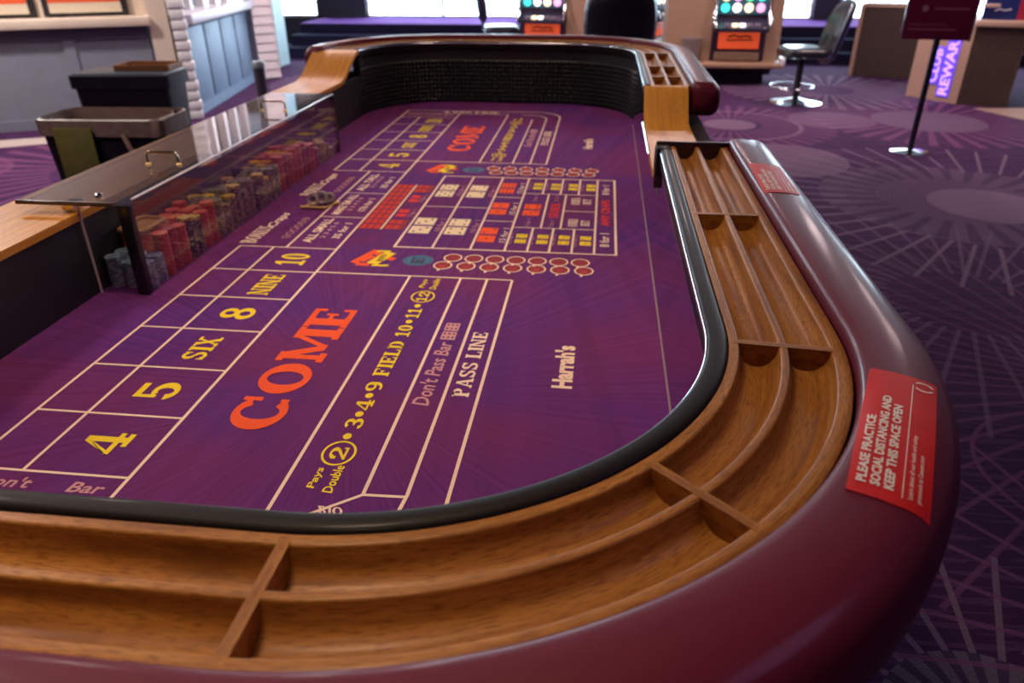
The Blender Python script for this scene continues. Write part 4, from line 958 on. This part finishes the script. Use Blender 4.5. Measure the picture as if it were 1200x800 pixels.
LEA = plain('black_leatherette', (.012, .014, .022), rough=.32, coat=.2)
def chair(loc, rz, label, bw=.5, seat_z=.50, back_top=1.08, tilt=.16, back_bot=None):
    """swivel gaming chair, front towards -y"""
    r = empty('swivel_chair', loc, rz); tagit(r, label, 'chair', 'swivel chairs on the gaming floor')
    MB().lathe([(.27, 0), (.27, .012), (.20, .024), (.05, .05), (.035, .06)], 32).build('base', CHROME, r, 40)
    MB().lathe([(.034, .05), (.034, seat_z-.10), (.07, seat_z-.08)], 18).build('column', BLACK, r, 40)
    MB().tube([(.22*math.cos(2*PI*i/24), -.06+.22*math.sin(2*PI*i/24), .17) for i in range(24)], .011, 8, closed=True).build('footring', CHROME, r, 60)
    sv, sf = [], []; rr_ = rrect(-.24, .24, -.23, .23, .09); n = len(rr_)
    for k, (s_, z) in enumerate(((.90, seat_z-.085), (1., seat_z-.07), (1., seat_z-.02), (.94, seat_z), (.75, seat_z+.012))): sv += [(p[0]*s_, p[1]*s_, z) for p in rr_]
    for k in range(4):
        for i in range(n): j = (i+1) % n; sf.append((k*n+i, k*n+j, (k+1)*n+j, (k+1)*n+i))
    sf += [tuple(range(n)), tuple(range(4*n, 5*n))]; mesh('seat', sv, sf, LEA, r, 50)
    # backrest: rounded outline, curved round the sitter
    out = []; back_bot = back_bot or seat_z+.06; h = back_top-back_bot
    for i in range(28):
        a = 2*PI*i/28; x = bw/2*math.copysign(abs(math.cos(a))**.72, math.cos(a)); z = h/2*math.copysign(abs(math.sin(a))**.74, math.sin(a)); out.append((x*(1+.08*z/h), z))
    v = []; f = []; n = len(out)
    for s_, dy in ((.0, -.045), (.55, -.045), (.93, -.04), (1., -.015), (1., .015), (.93, .04), (.55, .045), (0, .045)):
        for x, z in out:
            X, Z = x*s_, z*s_; v.append((X, .24+dy+tilt*(Z+h/2)-.35*X*X/(bw), back_bot+h/2+Z))
    for k in range(7):
        for i in range(n): j = (i+1) % n; f.append((k*n+i, k*n+j, (k+1)*n+j, (k+1)*n+i))
    b = mesh('backrest', v, f, LEA, r, 50)
    MB().tube([v[3*n+i] for i in range(n)], .012, 6, closed=True).build('backrest_piping', plain('steel_blue_trim', (.25, .33, .42), rough=.25, metal=.6), b, 60)
    for sx in (-.1, .1): MB().tube([(sx, .10, seat_z-.07), (sx, .23, seat_z-.04), (sx, .25, seat_z+.12)], .014).build('back_bracket', BLACK, r, 60)
    return r
c1 = chair((.10, 6.62, 0), math.radians(184), 'black chair with a broad rounded back seen from behind over the far rail', .56, .56, 1.22, .10)
chair((2.04, 8.42, 0), math.radians(-85), 'black swivel chair with chrome base facing the orange-lit slot machine', .46, .55, 1.00, .26, .40)
chair((-1.42, 10.75, 0), math.radians(105), 'dark blue-lit swivel chair standing in front of the carpeted steps', .46, .54, 1.12, .18)

# sign on a pole
sgn = empty('floor_sign', (2.48, 6.28, 0), math.radians(-14)); tagit(sgn, 'dark red notice board on a slim black pole with a round chrome base', 'sign stand')
MB().lathe([(.145, 0), (.145, .012), (.09, .022), (.02, .03)], 32).build('base', CHROME, sgn, 40)
MB().lathe([(.022, .02), (.022, .86)], 14).build('pole', plain('pole_black', (.05, .05, .08), rough=.25, metal=.6), sgn, 40)
bd = MB().box(-.245, .205, -.012, .006, .845, 1.48, bev=.003).build('board', plain('dark_red_board', (.23, .012, .055), rough=.3), sgn, 35)
MB().box(-.258, -.245, -.014, .008, .84, 1.485).build('board_edge', plain('edge_clear', (.25, .12, .2), rough=.2), sgn); MB().box(.205, .218, -.014, .008, .84, 1.485).build('board_edge', plain('edge_clear', (.25, .12, .2)), sgn)
PALE = plain('sign_pale_print', (.45, .22, .28), rough=.5)
for k, z in enumerate((1.30, 1.18, 1.06)):
    MB().lathe([(0, -.001), (.022, -.001), (.022, .001), (0, .001)], 14, (0, 0, 0), 0, Matrix.Translation((-.13, -.0135, z)) @ Matrix.Rotation(PI/2, 4, 'X')).build('pictogram', PALE, bd)
    MB().box(-.07, .0+.08*k, -.0138, -.0125, z-.010, z+.010).build('printed_line', plain('sign_dim_print', (.32, .08, .13), rough=.5), bd)
MB().box(-.22, .10, -.0138, -.0125, .91, .925).build('printed_line', plain('sign_dim_print', (.32, .08, .13)), bd); MB().box(-.22, .04, -.0138, -.0125, .945, .955).build('printed_line', plain('sign_dim_print', (.32, .08, .13)), bd)

# counters on the right
DW = plain('dark_counter_veneer', (.075, .047, .038), rough=.55, noise=.3, scale=22); BEI = plain('beige_laminate', (.55, .36, .26), rough=.45, noise=.05)
M, L_ = wallrun((3.16, 10.52), (3.80, 10.20))
k1 = empty('counter_end', (0, 0, 0)); tagit(k1, 'low dark veneered counter with a pale rounded edge behind the dark red sign', 'counter')
op = [(0, 0), (0, .80), (.012, .835), (.045, .85), (.75, .85), (.75, 0)]; ip = [(.045, 0), (.045, .79), (.06, .81), (.75, .81), (.75, 0)]
MB().prism(ip, 'y', .0, .5, 0, M).build('veneer_body', DW, k1)
MB().prism([(0, 0), (0, .80), (.012, .835), (.045, .855), (.76, .855), (.76, .812), (.06, .812), (.0455, .79), (.0455, 0)], 'y', -.02, .52, 0, M).build('pale_edge', BEI, k1)
k2 = empty('service_counter', (0, 0, 0)); tagit(k2, 'service counter with beige panel carrying violet neon letters and a dark veneer side', 'counter')
P, Q, T = (3.37, 9.02), (3.70, 8.50), (4.12, 8.36)
M, L_ = wallrun(P, Q)
MB().box(0, L_, 0, .06, 0, .80, 0, M).build('beige_panel', BEI, k2)
NEON = scr('violet_neon', (.30, .16, 1.), 3.0); HALO = scr('painted_neon_glow', (.16, .08, .85), .6)
def neon(s, x, z0, z1, hgt):
    v, f = sans_mesh(s, .03); xs = [p[0] for p in v]; ys_ = [p[1] for p in v]; a, b, c, d = min(xs), max(xs), min(ys_), max(ys_)
    mesh('neon_lettering', [tuple(M @ Vector((x-(p[1]-c)/(d-c)*hgt, -.012, z0+(p[0]-a)/(b-a)*(z1-z0)))) for p in v], f, NEON, k2, fix=False)
    MB().box(x-hgt-.02, x+.02, -.009, .0, z0-.02, z1+.02, 0, M, .004).build('neon_glow_panel', HALO, k2, 35)  # lit panel stands in for the glow around the letters
neon('CLUB', .335, .18, .52, .11); neon('REWARD', .490, .07, .72, .11)
M, L2_ = wallrun(Q, T)
MB().box(.0, L2_, .0, .7, 0, .76, 0, M).build('veneer_body', DW, k2); MB().box(L2_, L2_+.02, .0, .7, 0, .76, 0, M).build('side_panel', plain('olive_veneer', (.10, .07, .04), rough=.5), k2)
MB().box(-.02, L2_+.06, -.05, .75, .76, .815, 0, M, .008).build('worktop', plain('pale_worktop', (.62, .44, .33), rough=.4), k2, 35)
pd = empty('promo_display', (0, 0, 0)); tagit(pd, 'navy and red promotional panel standing on the pale service worktop', 'display')
MB().box(.03, .33, .10, .13, .8152, 1.5, 0, M).build('navy_panel', plain('navy_print', (.02, .03, .16), rough=.35), pd); MB().box(.33, .43, .10, .13, .8152, 1.5, 0, M).build('red_panel', plain('crimson_print', (.40, .03, .06), rough=.35), pd)
MB().box(.02, .16, .03, .07, .93, .965, 0, M, .006).build('paper_slip', plain('paper_slip', (.6, .45, .38), rough=.6), pd, 35)
MB().tube([(.13, .097, .895), (.17, .097, .915), (.21, .097, .90), (.27, .097, .915)], .007, 6, 0, M).build('white_script', plain('white_script', (.6, .6, .7), rough=.5), pd, 60)
struct(MB().prism([(3.78, 8.26), (4.0, 7.72), (5.6, 7.2), (6.5, 8.6), (4.4, 8.34), (4.16, 8.30)], 'z', 0, .006).build('trim_4', plain('pale_stone_floor', (.42, .30, .24), rough=.9, spec=.1)))
